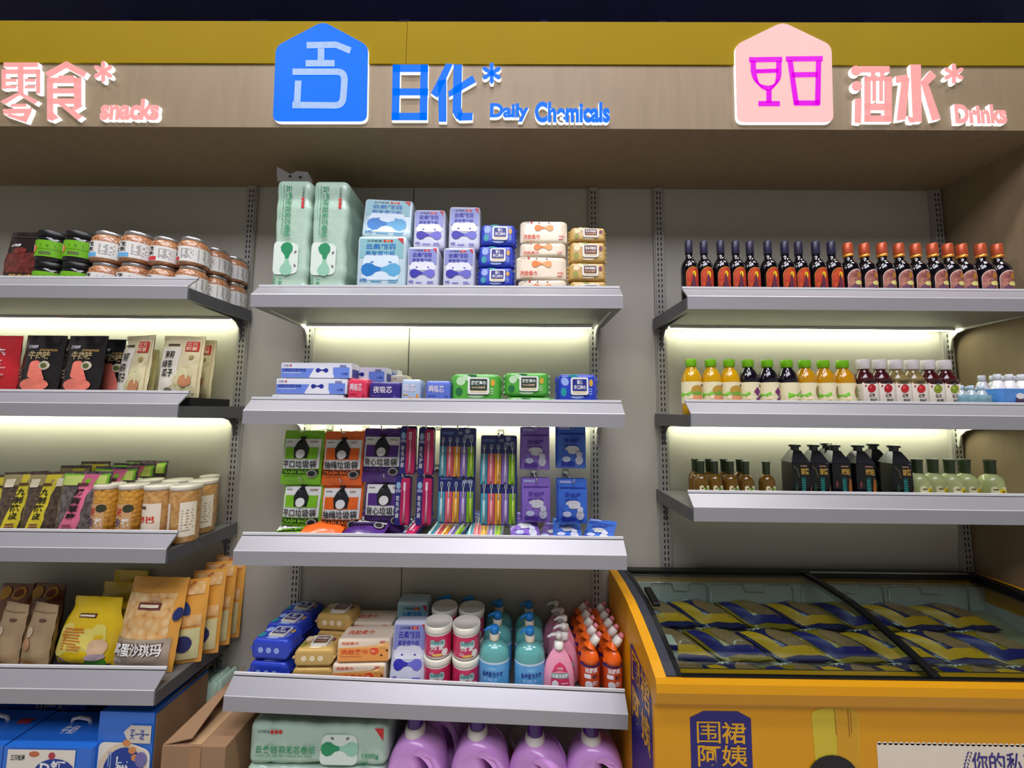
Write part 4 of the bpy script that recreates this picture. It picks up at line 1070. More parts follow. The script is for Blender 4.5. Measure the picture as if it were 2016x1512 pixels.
for c_, pxs in enumerate(((973, 979, 982), (1043, 1042, 1041))):
    for i, px in enumerate(pxs):
        y = (1.232, 1.314, 1.393)[i]; x = atlow(px, (1290, 1265, 1240)[i], y)
        q = r if k_ == 0 else dup(r, (0, 0, 0)); k_ += 1
        put(q, x, y, deck4(x) + .002, 'clear teal hand soap pump bottle, %s of the %s file on the lowest shelf' % (('front one', 'middle one', 'rear one')[i], ('left', 'right')[c_]), 'soap bottle', 'teal soap bottles', (0, 0, R(random.uniform(-8, 8))))
for i, px in enumerate((880, 926)):
    x = atlow(px, 1190, 1.4); q = dup(r, (0, 0, 0)); q.scale = (1, .62, 1.02)
    put(q, x, 1.402, deck4(x) + .002, 'teal soap bottle hidden behind the %s stack of laundry tubs, blue pump showing' % ('left', 'right')[i], 'soap bottle', 'teal soap bottles')
# pink lotion pumps
m_pk = mat((240, 160, 186), .28, 0, .03, coat=.4); m_wp = mat((240, 236, 226), .3)
r = empty('lotion_pump_bottle'); PR = .050
MB().lathe([(PR*.86, 0), (PR*.98, .008), (PR, .03), (PR*.96, .065), (PR*.82, .095), (PR*.56, .120), (PR*.34, .134), (.0145, .138)], m_pk, 28, sy=.46).build('bottle_body', r)
q = empty('pump'); q.parent = r
MB().lathe([(.0145, .136), (.0155, .139), (.0145, .154), (.009, .157), (.005, .158), (.005, .168)], m_wp, 18).build('collar', q)
pump(MB(), m_wp, .166, .036, .0105, .026).build('pump_head', q)
S0 = ov(PR*1.004, PR*.464); b = MB()
def S(u, v, h=0):
    v += .020; k = 1 if v < .03 else (1 - .04*(v - .03)/.035 if v < .065 else .96 - .14*(v - .065)/.03)
    p = S0(u, v, h); return (p[0]*k, p[1]*k - .0006, v)
b.poly(S, rpoly([(-.030, .006), (.034, .006), (.030, .054), (-.026, .054)], .008, 4), mat((214, 56, 104), .35), .0012)
b.poly(S, [(-.026, .056), (.028, .056), (.020, .074), (.002, .085), (-.016, .076)], mat((220, 60, 106), .35), .0014)
b.rect(S, -.027, .040, .030, .054, ink(130, 165, 160), .002, 6); b.text(S, '水嫩沐浴露', -.024, .042, .050, .010, ink(240, 235, 240), .0028, 0, .016)
b.text(S, '三只松鼠', -.010, .064, .022, .007, ink(245, 230, 235), .002); b.ell(S, -.014, .022, .011, .013, ink(235, 235, 238), .002, 12); b.ell(S, -.012, .012, .008, .007, BLACK, .0026, 10)
b.lines(S, .004, .012, .024, .018, 2, ink(240, 180, 200), .002)
b.build('label', r)
for i, px in enumerate((1102, 1112, 1113, 1107, 1097)):
    y = 1.219 + i*.0487; x = atlow(px - 2, 1290 - i*18, y)
    q = r if i == 0 else dup(r, (0, 0, 0))
    put(q, x, y, deck4(x) + .002, 'pink lotion bottle with white pump, %s from the front in its file' % ORD[i], 'lotion bottle', 'pink lotion bottles', (0, 0, R((0, 6, 4, -3, 5)[i])))
# orange toilet cleaner bottles
m_or = mat((236, 100, 24), .3, 0, .04, coat=.4)
r = empty('cleaner_bottle'); CR = .0295
MB().lathe([(CR*.9, 0), (CR, .006), (CR, .105), (CR*.97, .112)], m_or, 22, sy=.78).build('bottle_body', r)
b = MB(); b.tube([(0, 0, .104), (0, 0, .116), (-.004, 0, .132), (-.002, 0, .146), (.008, 0, .158), (.013, 0, .163)], [CR*.96, CR*.93, CR*.80, CR*.60, CR*.44, CR*.40], m_or, 18); b.build('shoulder', r)
q = empty('cap'); q.parent = r
MB().tube([(.009, 0, .157), (.022, 0, .172), (.026, 0, .177)], [.0145, .0125, .0095], m_wp, 14).build('collar', q)
MB().tube([(.026, 0, .177), (.031, 0, .183), (.034, 0, .187)], [.0095, .0080, .006], mat((225, 130, 140), .35), 12).build('nozzle_cap', q)
S0 = ov(CR*1.005, CR*.787); b = MB(); S = lambda u, v, h=0: S0(u, v + .006, h); m_ol = mat((200, 72, 30), .35, 0, .1, 40)
b.grid(S, -.043, .006, .043, .100, 14, 2, m_ol, .0005); b.grid(S, -.043, .091, .043, .100, 14, 1, ink(44, 40, 120), .0012)
b.text(S, '洁厕灵', -.020, .074, .040, .015, ink(240, 225, 225), .0014, 0, .04); b.rect(S, -.022, .058, -.002, .070, ink(235, 230, 235), .0014, 2); b.text(S, '去污', .002, .058, .018, .011, ink(40, 40, 60), .0014, 0, .03)
b.ell(S, -.008, .040, .012, .011, ink(225, 225, 230), .0014, 12); b.text(S, '强力', .004, .038, .016, .014, ink(240, 220, 220), .002, 0, .02); b.rect(S, -.020, .012, -.008, .024, ink(120, 140, 190), .0014, 2); b.rect(S, -.004, .014, .020, .023, ink(60, 60, 110), .0014, 2)
b.build('label', r)
k_ = 0
for c_, pxs in enumerate(((1162, 1156, 1150, 1145, 1140), (1206, 1197, 1189, 1181, 1174))):
    for i, px in enumerate(pxs):
        y = 1.218 + i*.0475; x = atlow(px, 1310 - i*22, y) - .001
        q = r if k_ == 0 else dup(r, (0, 0, 0)); k_ += 1
        put(q, x, y, deck4(x) + .002, 'orange toilet cleaner bottle, %s from the front in the %s file' % (ORD[i], ('left', 'right')[c_]), 'cleaner bottle', 'orange cleaner bottles')

# ------------------------------------------------------------------ bottom board: roll packs and lavender jugs
ZB0 = .192
ph = (at(488, 1420, 1.17).z - ZB0)/3
rp2 = roll_pack(at(762, 1450, 1.17).x - at(488, 1450, 1.17).x, .20, ph - .001)
x = (at(762, 1450, 1.17).x + at(488, 1450, 1.17).x)/2
for j in range(3):
    put(rp2 if j == 0 else dup(rp2, (0, 0, 0)), x - (.006 if j == 1 else 0), 1.17 + .10, ZB0 + j*ph, 'pale green toilet roll pack lying on the bottom board, %s of the pile' % ('lowest', 'middle one', 'topmost')[j], 'toilet paper', 'toilet roll packs on the bottom board')
put(pad_pack(.10, .07, .33, (205, 190, 190), (190, 150, 150), ''), at(470, 1430, 1.39).x + .02, 1.388, ZB0, 'pale pinkish pack standing behind the lying toilet roll packs', 'sanitary pads')
m_jug = mat((222, 160, 230), .3, 0, .03, 6, coat=.35); m_vio = mat((74, 26, 134), .3, 0, .04, coat=.4)
def jug():
    r = empty('detergent_jug')
    out = [(-.088, .0), (.080, .0), (.088, .012), (.090, .10), (.091, .16), (.086, .205), (.070, .240), (.045, .262), (.015, .274), (-.028, .276), (-.056, .258), (-.078, .228), (-.089, .19), (-.091, .12)]
    hole = [(.030, .150), (.058, .146), (.066, .175), (.062, .212), (.046, .238), (.022, .250), (.008, .240), (.018, .195)]
    c = bpy.data.curves.new('jug', 'CURVE'); c.dimensions = '2D'; c.fill_mode = 'BOTH'; c.extrude = .022; c.bevel_depth = .026; c.bevel_resolution = 4; c.offset = -.020
    for pl in (rpoly(out, .02, 3), rpoly(hole, .008, 3)):
        s = c.splines.new('POLY'); s.points.add(len(pl) - 1); s.use_cyclic_u = True
        for p, (a, q) in zip(s.points, pl): p.co = (a, q, 0, 1)
    o = bpy.data.objects.new('t', c); COL.objects.link(o); bpy.context.view_layer.update()
    me = bpy.data.meshes.new_from_object(o.evaluated_get(bpy.context.evaluated_depsgraph_get())); me.name = 'jug_body'
    bpy.data.objects.remove(o); bpy.data.curves.remove(c)
    for v in me.vertices: v.co = (v.co.x, -v.co.z, v.co.y)
    zmin = min(v.co.z for v in me.vertices)
    for v in me.vertices: v.co.z -= zmin
    me.materials.clear(); me.materials.append(m_jug)
    for p in me.polygons: p.use_smooth = True
    o = bpy.data.objects.new('jug_body', me); COL.objects.link(o); o.parent = r
    top_ = max(v.co.z for v in me.vertices)
    q = empty('cap'); q.parent = r
    MB().lathe([(.034, top_ - .014), (.033, top_ + .002), (.030, top_ + .014), (.027, top_ + .018)], m_wp, 22, cx=-.012).build('collar', q)
    MB().lathe([(.0255, top_ + .010), (.026, top_ + .018), (.0255, top_ + .052), (.023, top_ + .060), (.012, top_ + .063), (.001, top_ + .063)], m_vio, 22, cx=-.012).build('cap_top', q)
    S = lambda u, v, h=0: (u, -.0485 - h, v); b = MB()
    b.poly(S, rpoly([(-.055, .05), (.014, .05), (.018, .13), (.0, .165), (-.03, .170), (-.05, .15)], .02, 4), m_vio, .001)
    b.text(S, '洗衣液', -.042, .126, .044, .018, ink(225, 210, 235), .002, 0, .02)
    b.build('label', r)
    return r, top_
jg, jt = jug(); k_ = 0
jlab = ('first from the left beside the toilet roll packs', 'second from the left', 'third from the left, turned aside', 'fourth from the left next to the yellow freezer')
for i, (px, rz) in enumerate(((822, -6), (946, -8), (1060, -22), (1172, -6))):
    x = at(px, 1490, 1.215).x; q = jg if i == 0 else dup(jg, (0, 0, 0))
    hz = at(px, (1416, 1420, 1436, 1432)[i], 1.215).z - ZB0
    put(q, x, 1.222, ZB0, 'lavender detergent jug with violet cap, ' + jlab[i], 'detergent jug', 'lavender detergent jugs', (0, 0, R(rz)))
    q.scale = (.94, 1, (hz + .032)/(jt + .063))
q = dup(jg, (0, 0, 0)); put(q, at(868, 1450, 1.34).x, 1.35, ZB0, 'lavender detergent jug in the back row behind the first jug', 'detergent jug', 'lavender detergent jugs', (0, 0, R(-10))); q.scale = (.94, 1, 1.06)
for j in range(2): put(dup(tub, (0, 0, 0)), at(1030, 1470, 1.36).x, 1.36, ZB0 + .001 + j*.0962, 'white lidded laundry tub between the second and third jugs, %s' % ('lower', 'upper')[j], 'tub', 'laundry tubs on the bottom board')

# ------------------------------------------------------------------ snack shelves on the left
zl = {k_: DZ[k_] + .001 for k_ in ('L1', 'L2', 'L3', 'L4')}
def sized(pl, pr, pt, y, zd):      # x centre, width, height above the deck
    x, _, w, _ = box4(pl, pt, pr, pt + 20, y)
    return x, w, at((pl + pr)/2, pt, y).z - zd
# top shelf: beef pouch, black jars, nut jars
m_meat = mat((120, 50, 40), .35, 0, 0, 55, pat='blots', c2=(80, 30, 26), c3=(190, 110, 90), coat=.3)
m_bpk = F(40, 30, 30, rough=.28)
x, w, h = sized(4, 95, 448, 1.20, zl['L1'])
def art(b, S, w=w, h=h):
    b.rect(S, -w*.45, h*.30, w*.46, h*.62, m_meat, .0006, 8); b.ell(S, w*.12, h*.50, w*.32, h*.13, m_meat, .001, 18); b.ell(S, -w*.12, h*.66, w*.16, h*.06, m_meat, .001, 12)
    b.text(S, '三只松鼠', -w*.36, h*.73, w*.24, h*.05, WHITE, .001, 0, .02); b.text(S, '酱牛肉', -w*.20, h*.20, w*.5, h*.08, GOLD, .0014, 0, .02)
    b.rect(S, -w*.48, h*.9, w*.48, h*.915, ink(60, 50, 50), .0006, 6)
put(pouch('beef_pouch', w, h, .04, m_bpk, art, top=.07), x - .012, 1.222, zl['L1'], 'large dark brown pouch with meat picture at the left end of the top snack shelf', 'snack pouch', None, (R(-3), 0, 0))
Yj = 1.236
m_bj = mat((24, 24, 26), .15, 0, .1, coat=.6); m_gl_ = mat((112, 178, 30), .35, 0, .06, 20)
x, w, h = sized(85, 137, 463, Yj, zl['L1']); JR = w/2*.97; jh = h/2
r = empty('pickle_jar')
MB().lathe([(JR*.90, 0), (JR, .006), (JR, jh*.70), (JR*.90, jh*.80)], m_bj, 26).build('jar_body', r)
MB().lathe([(JR*.92, jh*.79), (JR*.95, jh*.80), (JR*.95, jh*.985), (JR*.90, jh - .0005), (.0005, jh - .0005)], mat((16, 16, 18), .4), 26).build('lid', r)
S = cyl(JR*1.004); b = MB()
b.grid(S, -.046, jh*.14, .046, jh*.66, 24, 2, m_gl_, .0004); b.rect(S, -.014, jh*.20, .016, jh*.30, ink(90, 110, 60), .001, 4); b.rect(S, -.046, jh*.36, .046, jh*.40, ink(90, 150, 20), .0008, 20)
b.ell(S, -.034, jh*.38, .012, jh*.12, ink(225, 120, 50), .001, 12); b.rect(S, -.044, jh*.30, -.034, jh*.52, ink(225, 225, 215), .0012, 4); b.lines(S, -.012, jh*.44, .04, jh*.10, 3, ink(60, 110, 10), .001)
b.build('label', r)
k_ = 0
for c_, px in enumerate((111, 165)):
    x = at(px, 480, Yj).x
    for j in range(2):
        q = r if k_ == 0 else dup(r, (0, 0, 0)); k_ += 1
        put(q, x, Yj + .002, zl['L1'] + j*jh, 'black jar with lime green label, %s of the %s stack' % (('lower', 'upper')[j], ('left', 'right')[c_]), 'jar', 'black jars with green labels', (0, 0, R(18)))
m_nut = mat((196, 140, 96), .35, 0, 0, 120, pat='cells', c2=(168, 112, 72), c3=(70, 38, 24), bump=.5, coat=.9); m_sil = mat((200, 200, 200), .28, .8, .03)
m_pap = mat((222, 220, 214), .5, 0, .03)
def nut_jar(jr, jh, band):
    r = empty('nut_jar')
    MB().lathe([(jr*.88, 0), (jr*.97, .004), (jr, .010), (jr, jh*.66), (jr*.93, jh*.80), (jr*.78, jh*.87), (jr*.74, jh*.90)], m_nut, 26).build('jar_body', r)
    MB().lathe([(jr*.77, jh*.885), (jr*.80, jh*.89), (jr*.80, jh*.985), (jr*.76, jh - .0005), (.0005, jh - .0005)], m_sil, 26).build('lid', r)
    S = cyl(jr*1.004); b = MB(); cc = PI*jr
    b.grid(S, -cc*.78, jh*.10, cc*.86, jh*.62, 44, 2, m_pap, .0004)
    b.grid(S, -cc*.40, jh*.12, cc*.04, jh*.25, 14, 1, band, .0009); b.lines(S, -cc*.36, jh*.16, cc*.30, jh*.05, 1, WHITE, .0013)
    b.text(S, '花', -cc*.16, jh*.45, cc*.14, jh*.14, BLACK, .0012, 0, .03); b.text(S, '鱼', -cc*.32, jh*.45, cc*.14, jh*.14, BLACK, .0012, 0, .02)
    b.text(S, '生', -cc*.16, jh*.29, cc*.14, jh*.14, BLACK, .0012, 0, .03); b.text(S, '皮', -cc*.32, jh*.29, cc*.14, jh*.14, BLACK, .0012, 0, .02)
    b.lines(S, cc*.08, jh*.20, cc*.26, jh*.34, 8, GREY, .001); b.lines(S, cc*.42, jh*.14, cc*.34, jh*.44, 10, GREY, .001)
    b.build('label', r)
    return r
x, w, h = sized(187, 245, 463, Yj, zl['L1']); w1 = w
nj = {'blue': nut_jar(w/2*.94, h/2, ink(100, 170, 220)), }
_, w, h2 = sized(303, 352, 473, Yj, zl['L1']); nj['red'] = nut_jar(w1/2*.85, h2/2, ink(205, 50, 55))
un = set()
for kd, px, y, lab in (('blue', 216, Yj, 'first blue banded'), ('blue', 272, Yj, 'second blue banded'), ('red', 328, Yj, 'first red banded'), ('red', 381, Yj, 'second red banded'), ('red', 426, 1.3165, 'third red banded'), ('red', 463, 1.390, 'rearmost red banded')):
    x = at(px, 500, y).x; hh = h/2 if kd == 'blue' else h2/2
    for j in range(2):
        q = nj[kd] if kd not in un else dup(nj[kd], (0, 0, 0)); un.add(kd)
        put(q, x, y + .003, zl['L1'] + j*hh, 'peanut jar with silver lid, %s of the %s stack' % (('lower', 'upper')[j], lab), 'jar', 'peanut jars on the top snack shelf', (0, 0, R({216: 0, 272: 10, 328: 0, 381: -20}.get(px, -26))))
# second shelf: black meat pouches and cream seed bags
m_pk2 = mat((236, 130, 110), .35, 0, .0, 90, pat='blots', c2=(228, 118, 100), c3=(244, 170, 145), coat=.3)
m_blk2 = F(30, 27, 28, rough=.25)
def meat_art(w, h):
    def art(b, S):
        b.poly(S, rpoly([(-w*.14, h*.38), (w*.30, h*.34), (w*.20, h*.46), (w*.10, h*.62), (-w*.10, h*.62)], .012), m_pk2, .0012)
        b.ell(S, w*.06, h*.275, w*.32, h*.095, m_pk2, .0016, 18)
        b.ell(S, w*.22, h*.55, w*.12, h*.065, ink(196, 186, 160), .0012, 16); b.ell(S, w*.22, h*.55, w*.07, h*.035, ink(90, 100, 50), .0018, 12)
        b.text(S, '三只松鼠', -w*.32, h*.80, w*.24, h*.05, WHITE, .0012, 0, .02); b.text(S, '牛肉味', -w*.22, h*.64, w*.50, h*.12, mat((190, 170, 120), .35), .0012, 0, .03)
        b.rect(S, w*.0, h*.76, w*.40, h*.79, mat((150, 120, 70), .4), .0008, 4); b.lines(S, -w*.40, h*.36, w*.12, h*.14, 3, ink(110, 100, 80), .001)
    return art
x, w, h = sized(27, 106, 656, 1.20, zl['L2'])
mp = pouch('meat_snack_pouch', w, h, .04, m_blk2, meat_art(w, h), top=.05)
G = 'black meat snack pouches'
put(mp, x, 1.224, zl['L2'], 'black meat snack pouch with pink meat picture, left one in front', 'snack pouch', G, (R(-3), 0, R(1)))
x2 = sized(110, 192, 655, 1.20, zl['L2'])[0]
put(dup(mp, (0, 0, 0)), x2, 1.224, zl['L2'], 'black meat snack pouch with pink meat picture, right one in front', 'snack pouch', G, (R(-3), 0, R(-1)))
for i, (xx_, n) in enumerate(((x + .012, 'left'), (x2 + .014, 'right'))):
    put(dup(mp, (0, 0, 0)), xx_ + .022, 1.284, zl['L2'], 'black meat snack pouch in the second row behind the %s front pouch' % n, 'snack pouch', G, (R(-3), 0, R(2)))
put(dup(mp, (0, 0, 0)), -1.575, 1.350, zl['L2'], 'black meat snack pouch furthest back, next to the cream seed bags', 'snack pouch', G, (R(-3), 0, 0))
xr, wr, hr = sized(-58, 26, 658, 1.20, zl['L2'])
def red_art(b, S): b.lines(S, -wr*.35, hr*.35, wr*.7, hr*.3, 6, ink(220, 140, 140), .001); b.text(S, '辣条', -wr*.2, hr*.7, wr*.5, hr*.1, WHITE, .0012, 0, .02)
put(pouch('snack_pouch', wr, hr, .04, F(190, 36, 44, rough=.28), red_art), xr, 1.224, zl['L2'], 'red snack pouch cut off at the left edge of the second snack shelf', 'snack pouch')
m_seedbag = F(226, 214, 170, rough=.32)
m_seed = mat((226, 218, 176), .4, 0, 0, 130, pat='cells', c2=(206, 200, 150), c3=(150, 150, 90))
def seed_art(w, h):
    def art(b, S):
        b.rect(S, -w*.43, h*.10, w*.02, h*.80, mat((230, 224, 206), .4), .0006, 8); b.poly(S, [(-w*.30, h*.06), (w*.42, h*.06), (w*.42, h*.62), (w*.05, h*.44), (-w*.1, h*.26)], m_seed, .001)
        b.rect(S, -w*.46, h*.945, w*.46, h*.952, ink(150, 130, 70), .0006, 6); b.rect(S, -w*.46, h*.05, -w*.45, h*.95, ink(190, 175, 120), .0006, 6); b.rect(S, w*.45, h*.05, w*.46, h*.95, ink(190, 175, 120), .0006, 6)
        b.rect(S, w*.12, h*.74, w*.42, h*.90, ink(205, 50, 45), .0012, 4); b.text(S, '三只', w*.15, h*.82, w*.24, h*.06, CREAM, .0022); b.text(S, '松鼠', w*.15, h*.755, w*.24, h*.06, CREAM, .0022)
        b.text(S, '茉莉', -w*.34, h*.62, w*.24, h*.12, BLACK, .0016, 0, .012); b.text(S, '绿茶', -w*.36, h*.47, w*.26, h*.12, BLACK, .0016, 0, .012); b.text(S, '瓜子', -w*.34, h*.32, w*.27, h*.13, BLACK, .0016, 0, .025)
        b.rect(S, -w*.32, h*.83, -w*.04, h*.86, ink(70, 60, 50), .001, 3); b.ell(S, w*.22, h*.26, w*.14, h*.10, mat((190, 130, 90), .4, 0, .3, 150), .0016, 14); b.ell(S, -w*.15, h*.10, w*.10, h*.05, ink(140, 130, 110), .0016, 12); b.ell(S, w*.30, h*.64, w*.06, h*.03, ink(170, 150, 90), .0014, 10, .8)
    return art
x, w, h = sized(305, 386, 657, 1.21, zl['L2'] + .030)
put(MB().box(-.066, -.085, 0, .066, .085, .0285, mat((16, 16, 18), .5)).build('display_riser'), x + .008, 1.285, zl['L2'], 'low black riser under the cream seed bags at the right end of their shelf', 'display riser')
sb = pouch('seed_bag', w, h, .036, m_seedbag, seed_art(w, h), top=.05)
G = 'cream melon seed bags'
put(sb, x, 1.236, zl['L2'] + .0295, 'cream melon seed bag facing forward near the right end of its shelf', 'seed bag', G, (R(-3), 0, R(2)))
x2 = sized(222, 285, 657, 1.20, zl['L2'])[0]
q = dup(sb, (0, 0, 0)); q.scale = (1, 1, 1.14); put(q, x2 - .012, 1.236, zl['L2'], 'cream melon seed bag turned aside, left of the forward-facing one', 'seed bag', G, (R(-3), 0, R(-14)))
put(dup(sb, (0, 0, 0)), at(380, 700, 1.30).x, 1.305, zl['L2'] + .0295, 'cream melon seed bag behind the forward-facing one at the right end', 'seed bag', G, (R(-3), 0, R(1)))
put(dup(sb, (0, 0, 0)), -1.425, 1.350, zl['L2'], 'cream melon seed bag in the back row between the two front bags', 'seed bag', G, (R(-3), 0, R(4)))
# third shelf: dried fruit bags and canisters
m_fruit = mat((96, 78, 62), .25, 0, 0, 70, pat='blots', c2=(60, 46, 40), c3=(168, 150, 130), coat=.7)
m_fruit2 = mat((110, 102, 100), .22, 0, 0, 55, pat='blots', c2=(66, 52, 56), c3=(180, 176, 172), coat=.7)
def fruit_art(w, h, strip, lowc, topc, ttl, tilt, chips):
    def art(b, S):
        b.rect(S, -w*.48, h*.02, w*.48, h*.16, lowc, .0008, 8); b.rect(S, -w*.48, h*.80, w*.48, h*.965, topc, .0008, 8)
        if chips: b.rect(S, -w*.44, h*.80, -w*.02, h*.94, ink(214, 232, 120), .0014, 4); b.rect(S, w*.28, h*.80, w*.45, h*.94, ink(214, 232, 120), .0014, 4)
        else: b.rect(S, -w*.40, h*.78, -w*.18, h*.90, ink(226, 214, 180), .0014, 3); b.rect(S, w*.25, h*.78, w*.44, h*.90, ink(226, 214, 180), .0014, 3)
        b.poly(S, [(-w*.22 - tilt, h*.14), (w*.16 - tilt, h*.14), (w*.24 + tilt, h*.96), (-w*.12 + tilt, h*.96)], strip, .0024)
        S2 = lambda u, v, hh=0: S(u + tilt*(v/h - .5)*2.2, v, hh)
        b.vtext(S2, ttl, -w*.09, h*.30, w*.20, h*.46, BLACK, .0034, .03); b.rect(S2, -w*.10, h*.80, w*.12, h*.835, ink(90, 60, 50), .0034, 2); b.lines(S2, -w*.12, h*.18, w*.26, h*.08, 2, ink(120, 60, 70), .0034)
    return art
x, w, h = sized(97, 190, 931, 1.20, zl['L3'])
FB = {'pink': pouch('dried_fruit_bag', w, h, .045, m_fruit2, fruit_art(w, h, ink(222, 112, 142), ink(90, 170, 50), ink(130, 200, 40), '杨有草莓', w*.06, True), top=.04),
      'yellow': pouch('dried_fruit_bag', w*.66, h*1.0, .036, m_fruit, fruit_art(w*.66, h, ink(214, 196, 50), ink(64, 44, 100), ink(160, 146, 96), '九制陈皮', w*.05, False), top=.04)}
G = 'dried fruit bags'
uf = set()
def fb(kd, px, y, rz, lab, dz=0.):
    q = FB[kd] if kd not in uf else dup(FB[kd], (0, 0, 0)); uf.add(kd)
    put(q, at(px, 980, y).x, y + .022, zl['L3'], lab, 'dried fruit', G, (R(-5), 0, R(rz)))
    if dz: q.scale = (1, 1, dz)
fb('pink', 143, 1.20, 2, 'dried fruit bag with a pink strip in the front row beside the nut canisters')
fb('pink', 200, 1.262, 0, 'dried fruit bag with a pink strip, second in its file, green top showing', 1.03); fb('pink', 236, 1.316, 2, 'dried fruit bag with a pink strip, third in its file behind the nut canisters', 1.05); fb('pink', 262, 1.372, 3, 'dried fruit bag with a pink strip, rearmost in its file against the back panel', 1.06)
fb('yellow', 70, 1.206, 18, 'dried fruit bag with a yellow strip beside the pink stripped bag', .98); fb('yellow', 22, 1.206, 24, 'dried fruit bag with a yellow strip, turned, second from the pink one', .98)
fb('yellow', -28, 1.206, 20, 'dried fruit bag with a yellow strip cut off at the left edge of the photo', .93)
fb('yellow', 118, 1.275, 4, 'dried fruit bag with a yellow strip in the middle row behind the front ones', 1.03); fb('yellow', 158, 1.335, 4, 'dried fruit bag with a yellow strip in the back row, only its top showing', 1.06)
m_cnut = mat((214, 158, 62), .25, 0, 0, 75, pat='cells', c2=(196, 138, 48), c3=(104, 62, 22), bump=.8, coat=1.); m_crk = mat((206, 160, 96), .25, 0, 0, 70, pat='blots', c2=(176, 124, 66), c3=(228, 194, 136), coat=1.)
m_clid = mat((222, 214, 196), .3, 0, .03, trans=.15)
def canister(rr, hh, body, kind):
    r = empty('snack_canister')
    MB().lathe([(rr*.94, 0), (rr, .006), (rr, hh*.90), (rr*.97, hh*.93)], body, 26).build('canister_body', r)
    MB().lathe([(rr*1.02, hh*.925), (rr*1.04, hh*.93), (rr*1.04, hh*.985), (rr*1.0, hh - .0005), (.0005, hh - .0005)], m_clid, 26).build('lid', r)
    S = cyl(rr*1.004); b = MB(); cc = PI*rr
    if kind == 'nut':
        b.grid(S, -cc*.22, hh*.24, cc*.20, hh*.68, 10, 2, ink(206, 160, 110), .0006); b.text(S, '多味', -cc*.17, hh*.46, cc*.16, hh*.16, ink(200, 60, 50), .0012, 0, .03); b.text(S, '花', cc*.0, hh*.28, cc*.16, hh*.15, WHITE, .0012, 0, .05); b.text(S, '生', -cc*.18, hh*.28, cc*.16, hh*.15, ink(60, 50, 110), .0012, 0, .05); b.ell(S, cc*.12, hh*.60, cc*.12, hh*.07, ink(60, 60, 40), .0014, 12)
    else:
        b.grid(S, -cc*.30, hh*.03, cc*.30, hh*.70, 16, 2, ink(230, 218, 196), .0006); b.text(S, '锅', -cc*.20, hh*.36, cc*.18, hh*.12, ink(205, 50, 40), .0012, 0, .03); b.text(S, '巴', cc*.02, hh*.36, cc*.18, hh*.12, ink(205, 50, 40), .0012, 0, .04); b.rect(S, -cc*.22, hh*.60, cc*.0, hh*.655, ink(110, 70, 60), .0012, 4)
        b.grid(S, -cc*.29, hh*.04, cc*.29, hh*.24, 12, 1, ink(232, 130, 60), .0009); b.ell(S, cc*.08, hh*.13, cc*.14, hh*.08, ink(180, 120, 90), .0013, 12); b.rect(S, -cc*.28, hh*.05, -cc*.12, hh*.18, ink(220, 70, 40), .0014, 3)
        b.grid(S, cc*.52, hh*.12, cc*.86, hh*.72, 8, 2, ink(232, 222, 200), .0006); b.lines(S, cc*.56, hh*.2, cc*.26, hh*.4, 8, ink(170, 140, 110), .001)
    b.build('label', r)
    return r
Yc = 1.232
x, w, h = sized(190, 236, 952, Yc, zl['L3'])
cn = canister(w/2*.93, h, m_cnut, 'nut'); _, w2_, h2 = sized(337, 391, 954, 1.232, zl['L3']); ck = canister(w2_/2*.90, h2, m_crk, 'rice')
G = 'snack canisters'; k_ = [0, 0]
for kd, px, y, rz, lab in ((0, 212, Yc, 0, 'caramel nut canister in the front row beside the pink stripped bag'), (0, 261, Yc, 6, 'caramel nut canister in the front row beside the rice crust canisters'), (0, 246, 1.318, 0, 'caramel nut canister in the second row behind the left front one'), (0, 290, 1.318, 0, 'caramel nut canister in the second row behind the right front one'),
                      (1, 314, Yc, -6, 'rice crust canister in the front row, left one with its label forward'), (1, 364, Yc, -70, 'rice crust canister in the front row at the right corner'), (1, 345, 1.322, 0, 'rice crust canister in the second row behind the left front one'), (1, 396, 1.322, -66, 'rice crust canister in the second row at the right side'), (1, 408, 1.392, -66, 'rice crust canister in the third row at the right side')):
    src = (cn, ck)[kd]; q = src if k_[kd] == 0 else dup(src, (0, 0, 0)); k_[kd] = 1
    if px == 408: q.scale = (.72, .72, 1.02)
    put(q, at(px, 990, y).x, y + .003, zl['L3'], lab, 'canister', G, (0, 0, R(rz)))
# lowest snack shelf
m_brn = F(176, 150, 112, rough=.4); m_ybag = F(236, 200, 30, rough=.25)
x, w, h = sized(24, 90, 1201, 1.21, zl['L4'])
def brn_art(b, S, w=w, h=h):
    b.rect(S, -w*.34, h*.03, w*.28, h*.17, ink(220, 160, 60), .001, 4); b.text(S, '芝士', -w*.26, h*.06, w*.4, h*.08, WHITE, .0018, 0, .02); b.ell(S, w*.22, h*.78, w*.14, h*.025, ink(110, 70, 60), .001, 12); b.ell(S, -w*.08, h*.42, w*.16, h*.10, ink(200, 150, 110), .001, 14); b.ell(S, -w*.06, h*.60, w*.10, h*.08, ink(214, 190, 160), .001, 14)
    b.rect(S, -w*.46, h*.88, w*.46, h*.895, ink(140, 110, 80), .0008, 6)
bp_ = pouch('biscuit_pouch', w, h, .05, m_brn, brn_art, top=.03)
G = 'light brown biscuit pouches'
put(bp_, x, 1.24, zl['L4'], 'light brown biscuit pouch beside the yellow bag on the lowest snack shelf', 'snack pouch', G, (R(-4), 0, R(-12)))
put(dup(bp_, (0, 0, 0)), at(-8, 1260, 1.21).x, 1.24, zl['L4'], 'light brown biscuit pouch cut off at the left edge of the lowest snack shelf', 'snack pouch', G, (R(-4), 0, R(-12)))
m_dbr = F(120, 72, 40, rough=.4)
